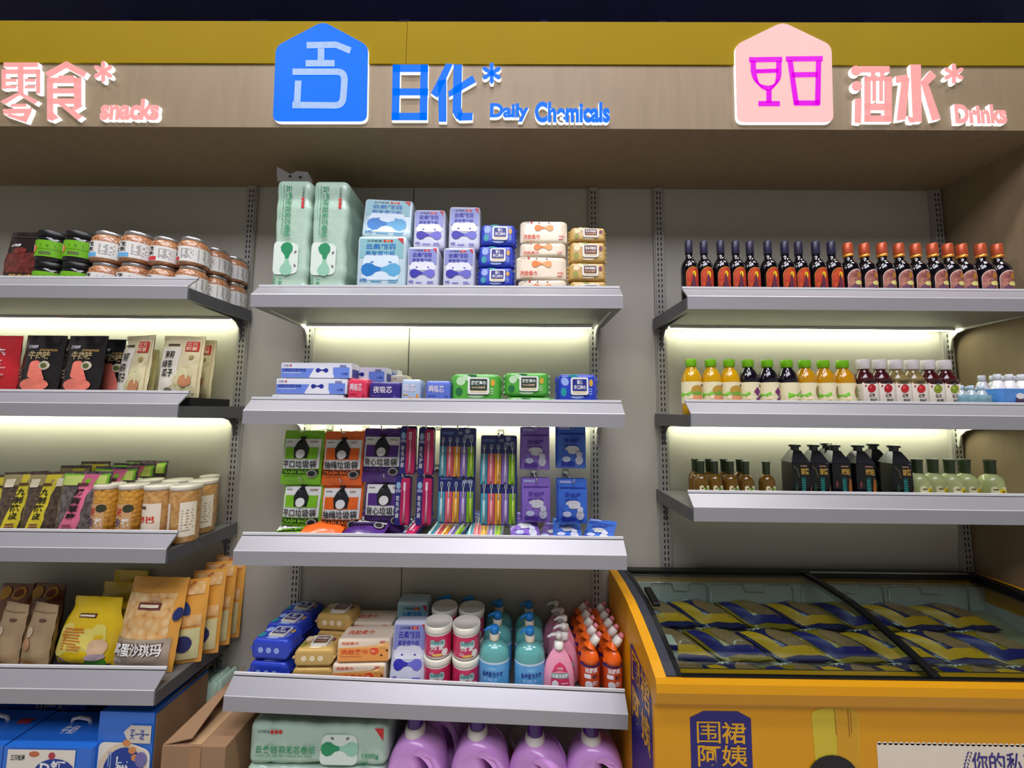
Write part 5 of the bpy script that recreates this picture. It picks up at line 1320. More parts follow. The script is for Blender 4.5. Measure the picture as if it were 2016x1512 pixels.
db = pouch('biscuit_pouch', w*1.05, h*1.12, .05, m_dbr, lambda b, S: (b.ell(S, -w*.25, h*.98, w*.20, h*.10, ink(200, 140, 40), .001, 14), b.ell(S, w*.22, h*.98, w*.20, h*.10, ink(200, 140, 40), .001, 14), b.ell(S, w*.22, h*.98, w*.12, h*.06, ink(120, 50, 30), .002, 12)), top=.02)
G = 'dark brown biscuit pouches'
put(db, at(20, 1200, 1.32).x, 1.325, zl['L4'], 'dark brown biscuit pouch with round yellow ears, left one in the back row', 'snack pouch', G, (R(-3), 0, 0))
put(dup(db, (0, 0, 0)), at(80, 1200, 1.32).x, 1.33, zl['L4'], 'dark brown biscuit pouch with round yellow ears, right one in the back row', 'snack pouch', G, (R(-3), 0, 0))
x, w, h = sized(86, 212, 1194, 1.205, zl['L4'])
def yel_art(b, S, w=w, h=h):
    b.poly(S, rpoly([(-w*.45, h*.20), (w*.42, h*.20), (w*.36, h*.66), (-w*.34, h*.66)], .02), mat((238, 222, 110), .35), .001)
    b.lines(S, -w*.28, h*.30, w*.38, h*.32, 8, ink(215, 130, 50), .0018); b.rect(S, -w*.14, h*.745, w*.18, h*.80, ink(90, 40, 40), .0014, 3); b.rect(S, -w*.12, h*.76, w*.16, h*.785, CREAM, .002, 3)
    b.rect(S, -w*.47, h*.02, w*.47, h*.09, ink(40, 50, 110), .0012, 8); b.text(S, '蛋黄酥', -w*.2, h*.02, w*.36, h*.06, ink(150, 160, 190), .0018); b.poly(S, [(-w*.48, h*.20), (-w*.1, h*.08), (w*.2, h*.09), (-w*.1, h*.12)], ink(40, 50, 110), .0014)
    b.ell(S, w*.30, h*.34, w*.13, h*.13, ink(226, 190, 150), .002, 16); b.ell(S, w*.30, h*.12, w*.14, h*.10, ink(70, 140, 50), .0024, 14); b.ell(S, w*.30, h*.22, w*.13, h*.05, ink(180, 160, 170), .0028, 12)
yb = pouch('yellow_snack_bag', w, h, .075, m_ybag, yel_art, top=.03, neck=.82)
G = 'yellow snack bags'
put(yb, x, 1.25, zl['L4'], 'bright yellow snack bag in the front row of the lowest snack shelf', 'snack bag', G, (R(-6), 0, R(-3)))
q = dup(yb, (0, 0, 0)); put(q, at(205, 1200, 1.30).x, 1.342, zl['L4'], 'yellow snack bag behind the front yellow bag', 'snack bag', G, (R(-4), 0, R(-3))); q.scale = (.85, .9, 1.04)
q = dup(yb, (0, 0, 0)); put(q, at(235, 1200, 1.38).x, 1.405, zl['L4'], 'yellow snack bag rearmost against the back panel', 'snack bag', G, (R(-2), 0, R(-3))); q.scale = (.8, .6, 1.12)
x, w, h = sized(210, 330, 1156, 1.19, zl['L4'])
m_chip = mat((246, 218, 164), .3, 0, 0, 42, pat='cells', c2=(228, 172, 98), c3=(150, 56, 22), coat=.5); m_chipo = F(236, 168, 70, rough=.28)
def chip_art(b, S, w=w, h=h):
    b.rect(S, -w*.46, h*.10, w*.40, h*.84, m_chip, .0006, 12)
    b.rect(S, -w*.47, h*.08, w*.46, h*.38, mat((176, 160, 140), .4, 0, .15, 40), .0016, 8)
    b.text(S, '鸡蛋沙琪玛', -w*.42, h*.205, w*.82, h*.145, ink(110, 80, 60), .0030, 0, .045); b.text(S, '鸡蛋沙琪玛', -w*.41, h*.21, w*.80, h*.135, WHITE, .0042, 0, .02)
    b.text(S, '原味', -w*.42, h*.13, w*.18, h*.045, WHITE, .0026); b.rect(S, -w*.16, h*.68, w*.22, h*.75, ink(110, 50, 50), .0024, 4); b.rect(S, -w*.13, h*.70, w*.19, h*.73, CREAM, .003, 3)
    b.poly(S, [(-w*.03, h*.77), (w*.1, h*.82), (w*.2, h*.765)], ink(200, 160, 120), .0024)
    b.ell(S, w*.47, h*.62, w*.05, h*.07, ink(40, 50, 110), .002, 10)
cb = pouch('egg_snack_bag', w, h, .07, m_chipo, chip_art, top=.03, gus=.0)
# printed side gusset seen on the bags turned away
G = 'orange egg snack bags'
put(cb, x, 1.232, zl['L4'], 'large orange egg snack bag facing forward at the right of the lowest snack shelf', 'snack bag', G, (R(-8), 0, R(-2)))
side = lambda b, S: (b.rect(S, -w*.22, h*.06, w*.22, h*.42, mat((214, 206, 150), .4), .001, 6), b.ell(S, 0, h*.25, w*.13, h*.10, ink(46, 50, 96), .002, 16), b.ell(S, -w*.05, h*.66, w*.09, h*.10, ink(40, 70, 130), .001, 12, .5), b.rect(S, -w*.22, h*.45, w*.22, h*.58, m_chip, .001, 6), b.rect(S, -w*.22, h*.82, w*.22, h*.97, m_chip, .001, 6))
cs_ = pouch('egg_snack_bag', w*.52, h*1.0, .03, m_chipo, side, top=.02)
for i, (px, y, sc) in enumerate(((350, 1.236, .94), (385, 1.282, .98), (408, 1.326, 1.02), (428, 1.370, 1.06))):
    q = cs_ if i == 0 else dup(cs_, (0, 0, 0))
    put(q, at(px, 1250, y).x - .004, y + .034, zl['L4'], 'orange egg snack bag seen from its printed side, %s of its file' % ORD[i], 'snack bag', G, (R(-5), 0, R(14)))
    q.scale = (1, 1, sc)
# cartons under the snack shelves
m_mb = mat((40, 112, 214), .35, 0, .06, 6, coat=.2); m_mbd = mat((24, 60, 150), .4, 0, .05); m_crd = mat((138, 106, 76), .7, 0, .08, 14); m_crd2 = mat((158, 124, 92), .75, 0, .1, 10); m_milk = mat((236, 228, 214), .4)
def carton(w, d, h, m, mtop=None): return MB().rbox(w, d, h, .003, m, 2)
def milk_front(b, w, d, h, big):
    S = plane(-d/2 - .0003)
    if big:   # tall carton with the oval badge
        b.poly(S, rpoly([(-w*.45, h - .33), (w*.48, h - .33), (w*.48, h - .105), (w*.1, h - .085), (-w*.45, h - .085)], .02), m_milk, .0006)
        b.ell(S, w*.0, h - .165, w*.44, .080, mat((226, 206, 180), .4), .0009, 24, -.3); b.ell(S, w*.02, h - .165, w*.36, .068, m_mbd, .0012, 24, -.3)
        b.text(S, 'D', -w*.14, h - .225, w*.36, .052, WHITE, .0018, 90, .04); b.text(S, '钙', -w*.12, h - .165, w*.24, .042, WHITE, .0018, 90, .03); b.lines(S, -w*.27, h - .16, w*.08, .05, 2, ink(150, 170, 220), .0018, True)
        for u, v in ((.05, .085), (.16, .105), (.22, .125)): b.ell(S, w*u, h - v, w*.07, .010, ink(214, 140, 80), .002, 10)
        b.ell(S, w*.33, h - .13, w*.11, .022, ink(120, 110, 170), .0022, 12); b.poly(S, [(-w*.02, h - .055), (w*.10, h - .035), (w*.47, h - .035), (w*.47, h - .085), (w*.08, h - .085)], ink(214, 204, 190), .0015); b.text(S, '买一送一', w*.10, h - .075, w*.34, .030, m_mbd, .002, 0, .01)
        for u, v in ((-.40, .2), (-.36, .225)): b.ell(S, w*u, h - v, w*.06, .010, ink(190, 50, 60), .0015, 10)
    else:
        b.rect(S, -w*.44, h - .30, w*.32, h - .006, m_milk, .0006, 2); b.text(S, '三只松鼠', -w*.40, h - .036, w*.16, .016, BLACK, .0012, 0, .02); b.ell(S, w*.10, h - .075, w*.24, .045, m_mbd, .0010, 20); b.text(S, 'D钙', -w*.06, h - .075, w*.28, .040, WHITE, .0016, 0, .03)
        b.ell(S, -w*.14, h - .018, w*.06, .008, ink(200, 110, 70), .0012, 10); b.ell(S, w*.06, h - .022, w*.04, .010, ink(180, 60, 70), .0012, 10)
x0 = at(190, 1450, 1.165).x; x1 = at(302, 1450, 1.165).x; hz = at(250, 1403, 1.165).z - ZB0
r = empty('milk_carton'); w = x1 - x0; b = carton(w, .19, hz, m_mb); milk_front(b, w, .19, hz, True); b.build('carton_body', r)
MB().add([(w/2 - .002, -.09, hz*.99), (w/2 + .004, -.09, hz*1.0), (w/2 + .012, .09, hz*1.05), (w/2 - .002, .09, hz*1.05)], [(0, 1, 2, 3)], m_crd).box(w/2 + .0002, -.09, hz*.52, w/2 + .0022, .092, hz*.98, m_crd).build('open_flap', r)
put(r, (x0 + x1)/2, 1.262, ZB0, 'tall blue milk carton with an oval badge standing beside the cardboard boxes', 'carton', None, (0, 0, R(-1)))
x0 = at(2, 1490, 1.15).x; x1 = at(178, 1490, 1.15).x; hz = at(80, 1473, 1.15).z - ZB0
r = empty('milk_carton'); w = x1 - x0; b = carton(w, .13, hz, m_mb); milk_front(b, w, .13, hz, False)
Tt = lambda u, v, hh=0: (u, v, hz + hh); b.text(Tt, '牛奶', -w*.12, -.02, w*.18, .03, WHITE, .0006, 0, .02); b.rect(Tt, w*.24, .01, w*.40, .03, ink(190, 60, 70), .0006, 1); b.build('carton_body', r)
MB().tube([(-.03, .02, hz), (-.026, .018, hz + .014), (0, .014, hz + .022), (.026, .018, hz + .014), (.03, .02, hz)], .005, m_wp, 8).build('carry_handle', r)
put(r, (x0 + x1)/2, 1.218, ZB0, 'wide blue milk carton with a white carry handle in the front row', 'carton')
x2_ = at(-190, 1490, 1.15).x
put(dup(r, (0, 0, 0)), x0 - w/2 - .006, 1.222, ZB0, 'wide blue milk carton cut off at the left edge of the photo', 'carton')
for i in range(2):
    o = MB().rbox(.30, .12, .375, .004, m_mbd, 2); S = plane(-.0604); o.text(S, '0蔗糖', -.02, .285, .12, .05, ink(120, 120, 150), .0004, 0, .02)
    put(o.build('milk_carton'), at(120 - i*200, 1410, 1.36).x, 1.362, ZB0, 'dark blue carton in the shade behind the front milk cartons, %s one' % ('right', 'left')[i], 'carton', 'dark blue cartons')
# cardboard boxes
x0 = at(312, 1490, 1.12).x; x1 = at(440, 1490, 1.12).x; hz = at(370, 1474, 1.12).z - ZB0; w = x1 - x0
r = empty('cardboard_box'); b = carton(w, .21, hz, m_crd2); S = plane(-.1054)
b.rect(S, -w*.05, 0.01, w*.12, hz - .002, mat((170, 128, 88), .4, 0, .06), .0004, 1); b.text(S, 'FOOD 2021', -w*.36, hz - .085, w*.66, .014, ink(110, 80, 55), .0008, 0, .03)
Tt = lambda u, v, hh=0: (u, v, hz + hh); b.rect(Tt, -w*.1, -.10, w*.1, .10, mat((196, 160, 120), .25, 0, .1, coat=.5), .0006, 3); b.build('box_body', r)
b = MB(); b.add([(-w/2, -.10, hz), (-w/2, .10, hz), (-w*.05, .10, hz + .085), (-w*.05, -.10, hz + .02), (-w/2, -.10, hz - .003), (-w/2, .10, hz - .003), (-w*.05, .10, hz + .082), (-w*.05, -.10, hz + .017)], [(0, 3, 2, 1), (4, 5, 6, 7), (0, 4, 7, 3), (3, 7, 6, 2), (2, 6, 5, 1)], m_crd2)
b.build('flap', r)
put(r, (x0 + x1)/2, 1.232, ZB0, 'brown cardboard box with a raised flap and tape across its top', 'box')
q = dup(rp2, (0, 0, 0)); q.scale = (.36, .42, 2.9); put(q, at(404, 1380, 1.38).x, 1.395, ZB0, 'pale green roll pack behind the cardboard box under the snack shelves', 'toilet paper')

# ------------------------------------------------------------------ drinks on the right
zr = {k_: DZ[k_] + .001 for k_ in ('R1', 'R2', 'R3')}
m_wine = mat((14, 10, 16), .08, 0, .1, coat=.8); m_cap1 = mat((44, 40, 66), .35, .1, .05); m_cap2 = mat((186, 82, 48), .3, .25, .06); m_gold = mat((222, 150, 60), .3, .5, .05)
m_wl1 = mat((206, 82, 40), .35, 0, 0, 45, pat='blots', c2=(170, 40, 40), c3=(235, 170, 60)); m_wl2 = mat((190, 130, 112), .4, 0, 0, 60, pat='blots', c2=(130, 70, 70), c3=(214, 180, 150))
def arch(b, S, w, h0, h1, m, h, n=10):
    pts = [(-w, h0), (w, h0)] + [(w*math.cos(PI*i/n), h1 - w*1.05 + w*1.05*math.sin(PI*i/n)) for i in range(n + 1)]
    return b.poly(S, pts, m, h)
def wine(rr, hh, kind):
    r = empty('wine_bottle'); nk = rr*.40
    MB().lathe([(rr*.92, 0), (rr, .005), (rr, hh*.56), (rr*.93, hh*.62), (rr*.70, hh*.675), (nk*1.05, hh*.72), (nk, hh*.78), (nk, hh*.86)], m_wine, 24).build('glass_body', r)
    if kind == 0: MB().lathe([(nk*1.06, hh*.79), (nk*1.12, hh*.80), (nk*1.10, hh*.985), (nk*.95, hh)], m_cap1, 18).build('capsule', r)
    else:
        q = empty('capsule'); q.parent = r
        MB().lathe([(nk*1.20, hh*.775), (nk*1.25, hh*.78), (nk*1.25, hh*.82)], m_gold, 18).build('gold_ring', q)
        MB().lathe([(nk*1.22, hh*.82), (nk*1.25, hh*.83), (nk*1.22, hh*.985), (nk*1.08, hh)], m_cap2, 18).build('cap_top', q)
    S = cyl(rr*1.006); b = MB(); lw = rr*.82
    if kind == 0:
        arch(b, S, lw*1.06, hh*.12, hh*.555, m_gold, .0004); arch(b, S, lw, hh*.125, hh*.54, m_wl1, .0008)
        b.poly(S, [(-lw*.45, hh*.15), (lw*.45, hh*.15), (lw*.12, hh*.42), (0, hh*.47), (-lw*.12, hh*.42)], ink(96, 40, 66), .0013); b.ell(S, lw*.1, hh*.44, lw*.28, hh*.05, YELLOW, .0012, 10)
        b.rect(S, -lw*.9, hh*.12, lw*.9, hh*.155, ink(40, 30, 60), .0013, 6)
    else:
        arch(b, S, lw*1.07, hh*.12, hh*.545, ink(225, 190, 185), .0004); arch(b, S, lw, hh*.125, hh*.53, m_wl2, .0008)
        b.ell(S, lw*.25, hh*.45, lw*.26, hh*.05, m_gold, .0013, 10); b.ell(S, lw*.2, hh*.33, lw*.5, hh*.035, ink(222, 214, 130), .0013, 10); b.ell(S, -lw*.3, hh*.27, lw*.5, hh*.04, ink(110, 70, 96), .0013, 10); b.rect(S, -lw*.7, hh*.17, lw*.7, hh*.20, ink(226, 200, 180), .0013, 5)
    b.build('label', r)
    return r
Yw = 1.222
hw = at(1388, 475, Yw).z - zr['R1']
w0 = wine(.0272, hw, 0); w1 = wine(.0285, at(1737, 480, Yw).z - zr['R1'], 1)
for i, px in enumerate((1356.6, 1387, 1419, 1449, 1478, 1512, 1546, 1574, 1606.5, 1638)):
    put(w0 if i == 0 else dup(w0, (0, 0, 0)), at(px, 520, Yw).x, Yw + (.0, .002, -.001)[i % 3], zr['R1'], 'dark wine bottle with navy capsule, %s from the left on the top drinks shelf' % ORD[i], 'wine bottle', 'navy capped wine bottles', (0, 0, R(-3 + random.uniform(-5, 6))))
for i, px in enumerate((1671, 1704.6, 1737, 1771.6, 1806, 1837, 1868, 1897, 1931.5, 1966)):
    put(w1 if i == 0 else dup(w1, (0, 0, 0)), at(px, 520, Yw).x, Yw + (.001, .003, -.001)[i % 3], zr['R1'], 'dark wine bottle with orange cap, %s of its row from the left' % ORD[i], 'wine bottle', 'orange capped wine bottles', (0, 0, R(-4 + random.uniform(-5, 6))))
# juices
m_oj = mat((226, 172, 8), .1, 0, .06, 14, trans=.25, coat=.6); m_oj2 = mat((206, 146, 14), .1, 0, .06, 14, trans=.25, coat=.6); m_gj = mat((20, 14, 24), .1, 0, .1, coat=.7); m_gc = mat((126, 200, 20), .35, 0, .04)
m_jl = mat((236, 226, 186), .4, 0, .04, 20); m_neck = mat((225, 225, 205), .15, trans=.3)
def juice(rr, hh, liquid, fruit):
    r = empty('juice_bottle')
    MB().lathe([(rr*.9, 0), (rr, .006), (rr*.99, hh*.15), (rr*.97, hh*.18), (rr, hh*.21), (rr, hh*.58), (rr*.98, hh*.62), (rr*.90, hh*.70), (rr*.68, hh*.79), (rr*.44, hh*.845), (rr*.42, hh*.87)], liquid, 24).build('bottle_body', r)
    MB().lathe([(rr*.47, hh*.862), (rr*.50, hh*.866), (rr*.50, hh*.875), (rr*.54, hh*.882), (rr*.54, hh*.985), (rr*.50, hh)], m_gc, 20).build('cap', r)
    S = cyl(rr*1.006); b = MB(); cc = PI*rr
    b.grid(S, -cc*.92, hh*.20, cc*.92, hh*.585, 36, 2, m_jl, .0004)
    b.poly(S, [(-cc*.46, hh*.30), (-cc*.15, hh*.33), (cc*.05, hh*.36), (-cc*.10, hh*.42), (-cc*.46, hh*.41)], ink(120, 200, 50), .0010); b.poly(S, [(-cc*.46, hh*.22), (cc*.3, hh*.22), (-cc*.05, hh*.33), (-cc*.2, hh*.32)], ink(232, 214, 170), .0012)
    if fruit == 'orange': b.ell(S, cc*.12, hh*.44, cc*.20, hh*.085, ink(190, 150, 60), .0014, 14); b.ell(S, cc*.14, hh*.31, cc*.18, hh*.07, ink(235, 160, 110), .0016, 14); b.ell(S, cc*.12, hh*.38, cc*.17, hh*.035, ink(120, 170, 60), .002, 12)
    elif fruit == 'grape':
        for u, v in ((.16, .46), (.10, .42), (.22, .42), (.16, .38), (.28, .34), (.20, .30), (.14, .27)): b.ell(S, cc*u, hh*v, cc*.055, hh*.035, ink(120, 50, 110), .0014, 10)
        b.ell(S, cc*.02, hh*.24, cc*.07, hh*.03, ink(130, 170, 50), .0016, 10)
    else: b.ell(S, cc*.22, hh*.43, cc*.14, hh*.11, ink(186, 130, 80), .0014, 14); b.ell(S, cc*.18, hh*.43, cc*.05, hh*.09, ink(110, 150, 70), .0018, 12)
    b.rect(S, cc*.25, hh*.50, cc*.40, hh*.545, ink(110, 70, 60), .0012, 3); b.lines(S, -cc*.3, hh*.225, cc*.6, hh*.03, 1, ink(150, 130, 80), .0016)
    b.build('label', r)
    return r
Yj2 = 1.226; hj = at(1400, 708, Yj2).z - zr['R2']; JR2 = .0318
J = [juice(JR2, hj, m_oj, 'orange'), juice(JR2, hj, m_gj, 'grape'), juice(JR2, hj, m_oj2, 'mango')]
for kd, pxs, nm in ((0, (1361, 1399.5, 1436), 'yellow orange juice bottle'), (1, (1473, 1511, 1549.5), 'black grape juice bottle'), (2, (1585, 1622, 1659.5), 'amber mango juice bottle')):
    for i, px in enumerate(pxs):
        put(J[kd] if i == 0 else dup(J[kd], (0, 0, 0)), at(px, 740, Yj2).x, Yj2, zr['R2'], '%s with green cap, %s of the three' % (nm, ('left', 'middle', 'right')[i]), 'juice bottle', nm.replace('bottle', 'bottles'), (0, 0, R((-14, -8, -16)[i] + (64 if px == 1549.5 else (12 if kd == 2 else 0)))))
m_tea = mat((70, 18, 22), .1, 0, .1, coat=.6); m_tea2 = mat((150, 130, 80), .12, 0, .1, coat=.6, trans=.2); m_wcap = mat((228, 224, 222), .35); m_tl = mat((228, 220, 206), .42, 0, .03)
def tea(w, hh, liquid, fruit, t1, t2):
    r = empty('fruit_tea_bottle')
    b = MB().rbox(w, w, hh*.64, .007, liquid, 4)
    b.lathe([(w*.60, hh*.615), (w*.56, hh*.67), (w*.40, hh*.755), (w*.30, hh*.79), (w*.29, hh*.84)], liquid, 20).build('bottle_body', r)
    MB().lathe([(w*.33, hh*.83), (w*.35, hh*.835), (w*.35, hh*.86), (w*.36, hh*.865), (w*.36, hh*.99), (w*.34, hh)], m_wcap, 20).build('cap', r)
    b = MB().rbox(w*1.012, w*1.012, hh*.44, .007, m_tl, 4, None, hh*.17)
    for k2, S in enumerate((plane(-w*.507), lambda u, v, h=0: (-w*.507 - h, -u, v))):
        if k2: b.lines(S, -w*.32, hh*.22, w*.6, hh*.3, 10, ink(190, 170, 160), .0005); continue
        b.ell(S, w*.02, hh*.485, w*.25, hh*.075, ink(*fruit), .0005, 16, -.5); b.ell(S, -w*.04, hh*.505, w*.07, hh*.02, ink(*[min(255, c + 60) for c in fruit]), .0009, 8, -.5)
        b.text(S, t1, -w*.16, hh*.335, w*.36, hh*.065, ink(60, 30, 30), .0006, 0, .02); b.text(S, t2, -w*.12, hh*.255, w*.42, hh*.06, ink(60, 50, 40), .0006, 0, .012); b.ell(S, -w*.34, hh*.53, w*.06, hh*.02, ink(170, 60, 60), .0006, 8); b.rect(S, -w*.05, hh*.565, w*.15, hh*.585, GREY, .0006, 1)
        b.rect(S, -w*.46, hh*.18, w*.46, hh*.215, WHITE, .0006, 1)
    b.build('label_sleeve', r)
    return r
ht = at(1756, 708, Yj2).z - zr['R2']
T = [tea(.050, ht, m_tea, (176, 30, 40), '红枣', '枸杞'), tea(.050, ht, m_tea2, (190, 40, 46), '红枣', '枸杞'), tea(.050, ht, m_tea, (130, 150, 40), '桂元', '桂圆')]
ut = set()
for i, (px, y, kd, rz) in enumerate(((1702, 1.234, 0, -3), (1734, 1.234, 0, -4), (1766, 1.234, 1, -3), (1798, 1.234, 1, -5), (1830, 1.234, 2, -4), (1862, 1.234, 2, -4))):
    q = T[kd] if kd not in ut else dup(T[kd], (0, 0, 0)); ut.add(kd)
    put(q, at(px, 750, y).x, y + .002, zr['R2'], 'square fruit tea bottle with white cap, %s from the left, %s fruit on its label' % (ORD[i], 'green' if kd == 2 else 'red'), 'tea bottle', 'square fruit tea bottles', (0, 0, R(rz)))
# shrink wrapped packs
m_cl = mat((210, 225, 235), .08, 0, .08, 60, trans=.4, coat=.8); m_bl = mat((80, 140, 210), .25, 0, .2, 50, coat=.6); m_tq = mat((60, 160, 190), .3, 0, .2, 40)
def mini(b, m, mc, x, y, rr, hh, zb=0.):
    b.lathe([(rr*.9, zb), (rr, zb + .004), (rr, zb + hh*.62), (rr*.6, zb + hh*.82), (rr*.40, zb + hh*.86)], m, 12, cx=x, cy=y)
    b.lathe([(rr*.45, zb + hh*.85), (rr*.47, zb + hh*.98), (rr*.40, zb + hh)], mc, 12, cx=x, cy=y)
def pack(name, nx, ny, rr, hh, m, mc, film_, fh):
    r = empty(name)
    for j in range(ny):
        for i in range(nx):
            b = MB(); mini(b, m, mc, (i - (nx - 1)/2)*rr*2.05, (j - (ny - 1)/2)*rr*2.05, rr, hh); b.build('bottle', r)
    w, d = nx*rr*2.05, ny*rr*2.05
    b = MB(); o_ = rpoly([(-w/2 - .002, -d/2 - .002), (w/2 + .002, -d/2 - .002), (w/2 + .002, d/2 + .002), (-w/2 - .002, d/2 + .002)], .015, 4); n = len(o_)
    b.add([(x_, y_, .003) for x_, y_ in o_] + [(x_, y_, fh) for x_, y_ in o_], [(i, (i + 1) % n, n + (i + 1) % n, n + i) for i in range(n)], film_, True)
    S = plane(-d/2 - .0022)
    if name == 'yogurt_pack':
        b.ell(S, -w*.15, fh*.55, .014, .020, ink(80, 60, 90), .0006, 12); b.ell(S, -w*.13, fh*.75, .014, .010, ink(225, 225, 230), .001, 10); b.ell(S, w*.2, fh*.5, .012, .02, ink(220, 225, 235), .0006, 10)
    else: b.rect(S, -w*.4, fh*.2, w*.3, fh*.6, m_tq, .0006, 2)
    b.build('film_wrap', r)
    return r
yz = zr['R2']; hp = at(1975, 738, 1.23).z - yz
r = pack('yogurt_pack', 4, 2, .0195, hp, mat((232, 230, 236), .25, coat=.5), mat((222, 226, 236), .3), m_bl, hp*.66)
put(r, at(1990, 770, 1.22).x + .012, 1.235, yz, 'blue wrapped pack of small white yogurt bottles at the right end of the middle shelf', 'drink pack')
hp2 = at(1925, 760, 1.23).z - yz
r = pack('water_pack', 3, 2, .0165, hp2, m_cl, mat((190, 215, 235), .3), mat((150, 200, 215), .1, 0, .2, 60, trans=.5, coat=.8), hp2*.7)
put(r, at(1915, 770, 1.22).x - .012, 1.232, yz, 'clear shrink wrapped pack of little water bottles beside the yogurt pack', 'drink pack')
# lowest drinks shelf
zz3 = zr['R3']
m_plum = mat((120, 86, 24), .1, 0, .1, 10, trans=.25, coat=.6); m_gcap = mat((46, 62, 36), .4, 0, .05); m_plab = mat((228, 226, 180), .45)
def liq(rr, hh, m, lab):
    r = empty('liqueur_bottle')
    MB().lathe([(rr*.92, 0), (rr, .005), (rr, hh*.50), (rr*.94, hh*.57), (rr*.72, hh*.645), (rr*.42, hh*.68), (rr*.38, hh*.71)], m, 22).build('glass_body', r)
    MB().lathe([(rr*.42, hh*.695), (rr*.45, hh*.70), (rr*.47, hh*.95), (rr*.52, hh*.96), (rr*.50, hh)], m_gcap, 18).build('cap', r)
    S = cyl(rr*1.006); b = MB(); lw = rr*.72
    b.poly(S, rpoly([(-lw, hh*.10), (lw, hh*.10), (lw, hh*.44), (-lw, hh*.44)], rr*.3, 4), m_plab, .0006)
    if lab == 'plum': b.ell(S, lw*.2, hh*.335, lw*.40, hh*.075, ink(96, 140, 40), .0012, 12); b.poly(S, [(0, hh*.14), (lw*.4, hh*.14), (lw*.25, hh*.30), (lw*.12, hh*.30)], ink(120, 140, 60), .0012); b.ell(S, -lw*.5, hh*.18, lw*.35, hh*.04, ink(110, 130, 50), .0014, 10); b.ell(S, -lw*.5, hh*.38, lw*.2, hh*.02, ink(120, 90, 60), .0014, 8)
    else: b.ell(S, lw*.3, hh*.34, lw*.42, hh*.07, ink(226, 196, 30), .0012, 12); b.ell(S, lw*.3, hh*.34, lw*.15, hh*.03, ink(130, 100, 40), .0016, 10); b.ell(S, -lw*.3, hh*.24, lw*.25, hh*.02, ink(90, 110, 60), .0014, 8); b.ell(S, -lw*.45, hh*.38, lw*.3, hh*.016, ink(110, 90, 60), .0014, 8)
    b.build('label', r)
    return r
hl = at(1437, 907, 1.225).z - zz3
pb = liq(.0232, hl, m_plum, 'plum'); k_ = 0
for row, y, pxs in (('front', 1.222, (1384, 1407, 1438, 1468, 1509)), ('back', 1.272, (1369, 1396, 1426, 1457))):
    for i, px in enumerate(pxs):
        q = pb if k_ == 0 else dup(pb, (0, 0, 0)); k_ += 1
        put(q, at(px, 940, y).x, y, zz3, 'amber plum liqueur bottle with dark green cap, %s from the left in the %s row' % (ORD[i], row), 'liqueur bottle', 'amber plum liqueur bottles', (0, 0, R(2)))
        if px == 1384: q.location.x -= .006
lm = liq(.0285, at(1840, 904, 1.225).z - zz3, mat((196, 206, 140), .3, 0, .05, 10, trans=.3, coat=.4), 'lemon')
for i, (px, y) in enumerate(((1809, 1.225), (1840, 1.232), (1873, 1.225), (1903, 1.232), (1953, 1.225))):
    put(lm if i == 0 else dup(lm, (0, 0, 0)), at(px, 940, y).x, y + .003, zz3, 'cloudy pale green liqueur bottle, %s from the left on the lowest drinks shelf' % ORD[i], 'liqueur bottle', 'pale green liqueur bottles', (0, 0, R(0 if i < 4 else -16)))
m_ct = mat((18, 18, 20), .25, 0, .1, coat=.5); m_cs = mat((70, 70, 74), .25, .6, .05); m_tg = mat((20, 92, 86), .4, 0, .2, 80)
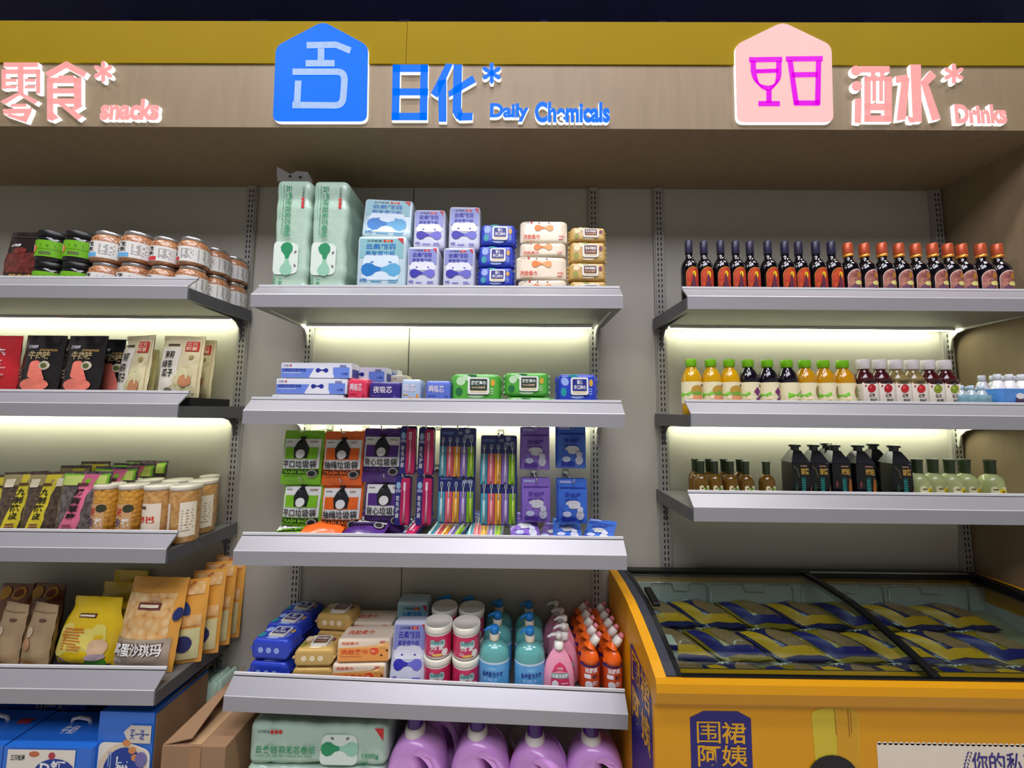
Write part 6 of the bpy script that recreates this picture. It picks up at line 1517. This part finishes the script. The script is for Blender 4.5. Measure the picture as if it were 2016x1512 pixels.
def coffee(w, hh, dk):
    r = empty('coffee_carton'); hb = hh*.70
    b = MB().rbox(w, w, hb, .004, m_ct, 3); S = plane(-w/2 - .0003)
    b.rect(S, -w*.02, hb*.06, w*.20, hb*.66, m_tg, .0004, 2)
    b.lines(S, -w*.01, hb*.10, w*.2, hb*.52, 9, ink(60, 150, 140), .0008)
    b.text(S, '琥珀' if dk else '琼浆', -w*.04, hb*.72, w*.42, hb*.16, ink(200, 160, 70), .0008, 0, .03); b.lines(S, -w*.06, hb*.90, w*.42, hb*.06, 1, ink(170, 130, 110), .0008)
    if dk: b.poly(S, [(w*.26, hb*.03), (w*.46, hb*.03), (w*.44, hb*.60), (w*.34, hb*.66), (w*.28, hb*.40)], ink(160, 96, 40), .0008); b.ell(S, -w*.30, hb*.50, w*.09, hb*.08, ink(110, 60, 60), .0008, 10)
    else: b.stroke(S, [(-w*.42, hb*.92), (-w*.22, hb*.84), (-w*.14, hb*.66)], .003, ink(96, 92, 70), .0008); b.ell(S, -w*.30, hb*.42, w*.10, hb*.10, ink(40, 64, 50), .0008, 10); b.poly(S, [(w*.40, hb*.04), (w*.47, hb*.04), (w*.47, hb*.5), (w*.38, hb*.3)], ink(130, 90, 70), .0008)
    b.build('carton_body', r)
    b = MB()
    a, c = w/2, w*.20
    vs = [(-a, -a, hb), (a, -a, hb), (a, a, hb), (-a, a, hb), (-c, -c, hh*.90), (c, -c, hh*.90), (c, c, hh*.90), (-c, c, hh*.90)]
    b.add(vs, [(0, 1, 5, 4), (1, 2, 6, 5), (2, 3, 7, 6), (3, 0, 4, 7)], m_cs); b.lathe([(w*.21, hh*.885), (w*.20, hh*.94), (w*.20, hh*.955), (w*.29, hh*.965), (w*.30, hh*.985), (w*.28, hh)], m_cs, 20)
    b.build('shoulder_spout', r)
    return r
hc = at(1605, 876, 1.22).z - zz3
cf = [coffee(.058, hc, 0), coffee(.058, hc, 1)]; uc = set()
for i, (px, y, kd) in enumerate(((1567, 1.235, 0), (1604, 1.236, 0), (1645, 1.235, 1), (1692, 1.234, 1), (1722, 1.302, 0), (1763, 1.234, 0), (1630, 1.304, 0))):
    q = cf[kd] if kd not in uc else dup(cf[kd], (0, 0, 0)); uc.add(kd)
    lab = 'black gable bottle carton with a teal strip, %s' % (('first from the left', 'second from the left', 'third from the left, orange picture', 'fourth from the left, orange picture', 'tucked behind the fourth', 'right end of its row', 'tucked behind the second and third')[i])
    put(q, at(px, 920, y).x, y + .002, zz3, lab, 'drink carton', 'black drink cartons', (0, 0, R((-6, -8, -6, -8, -8, -8, -8)[i])))
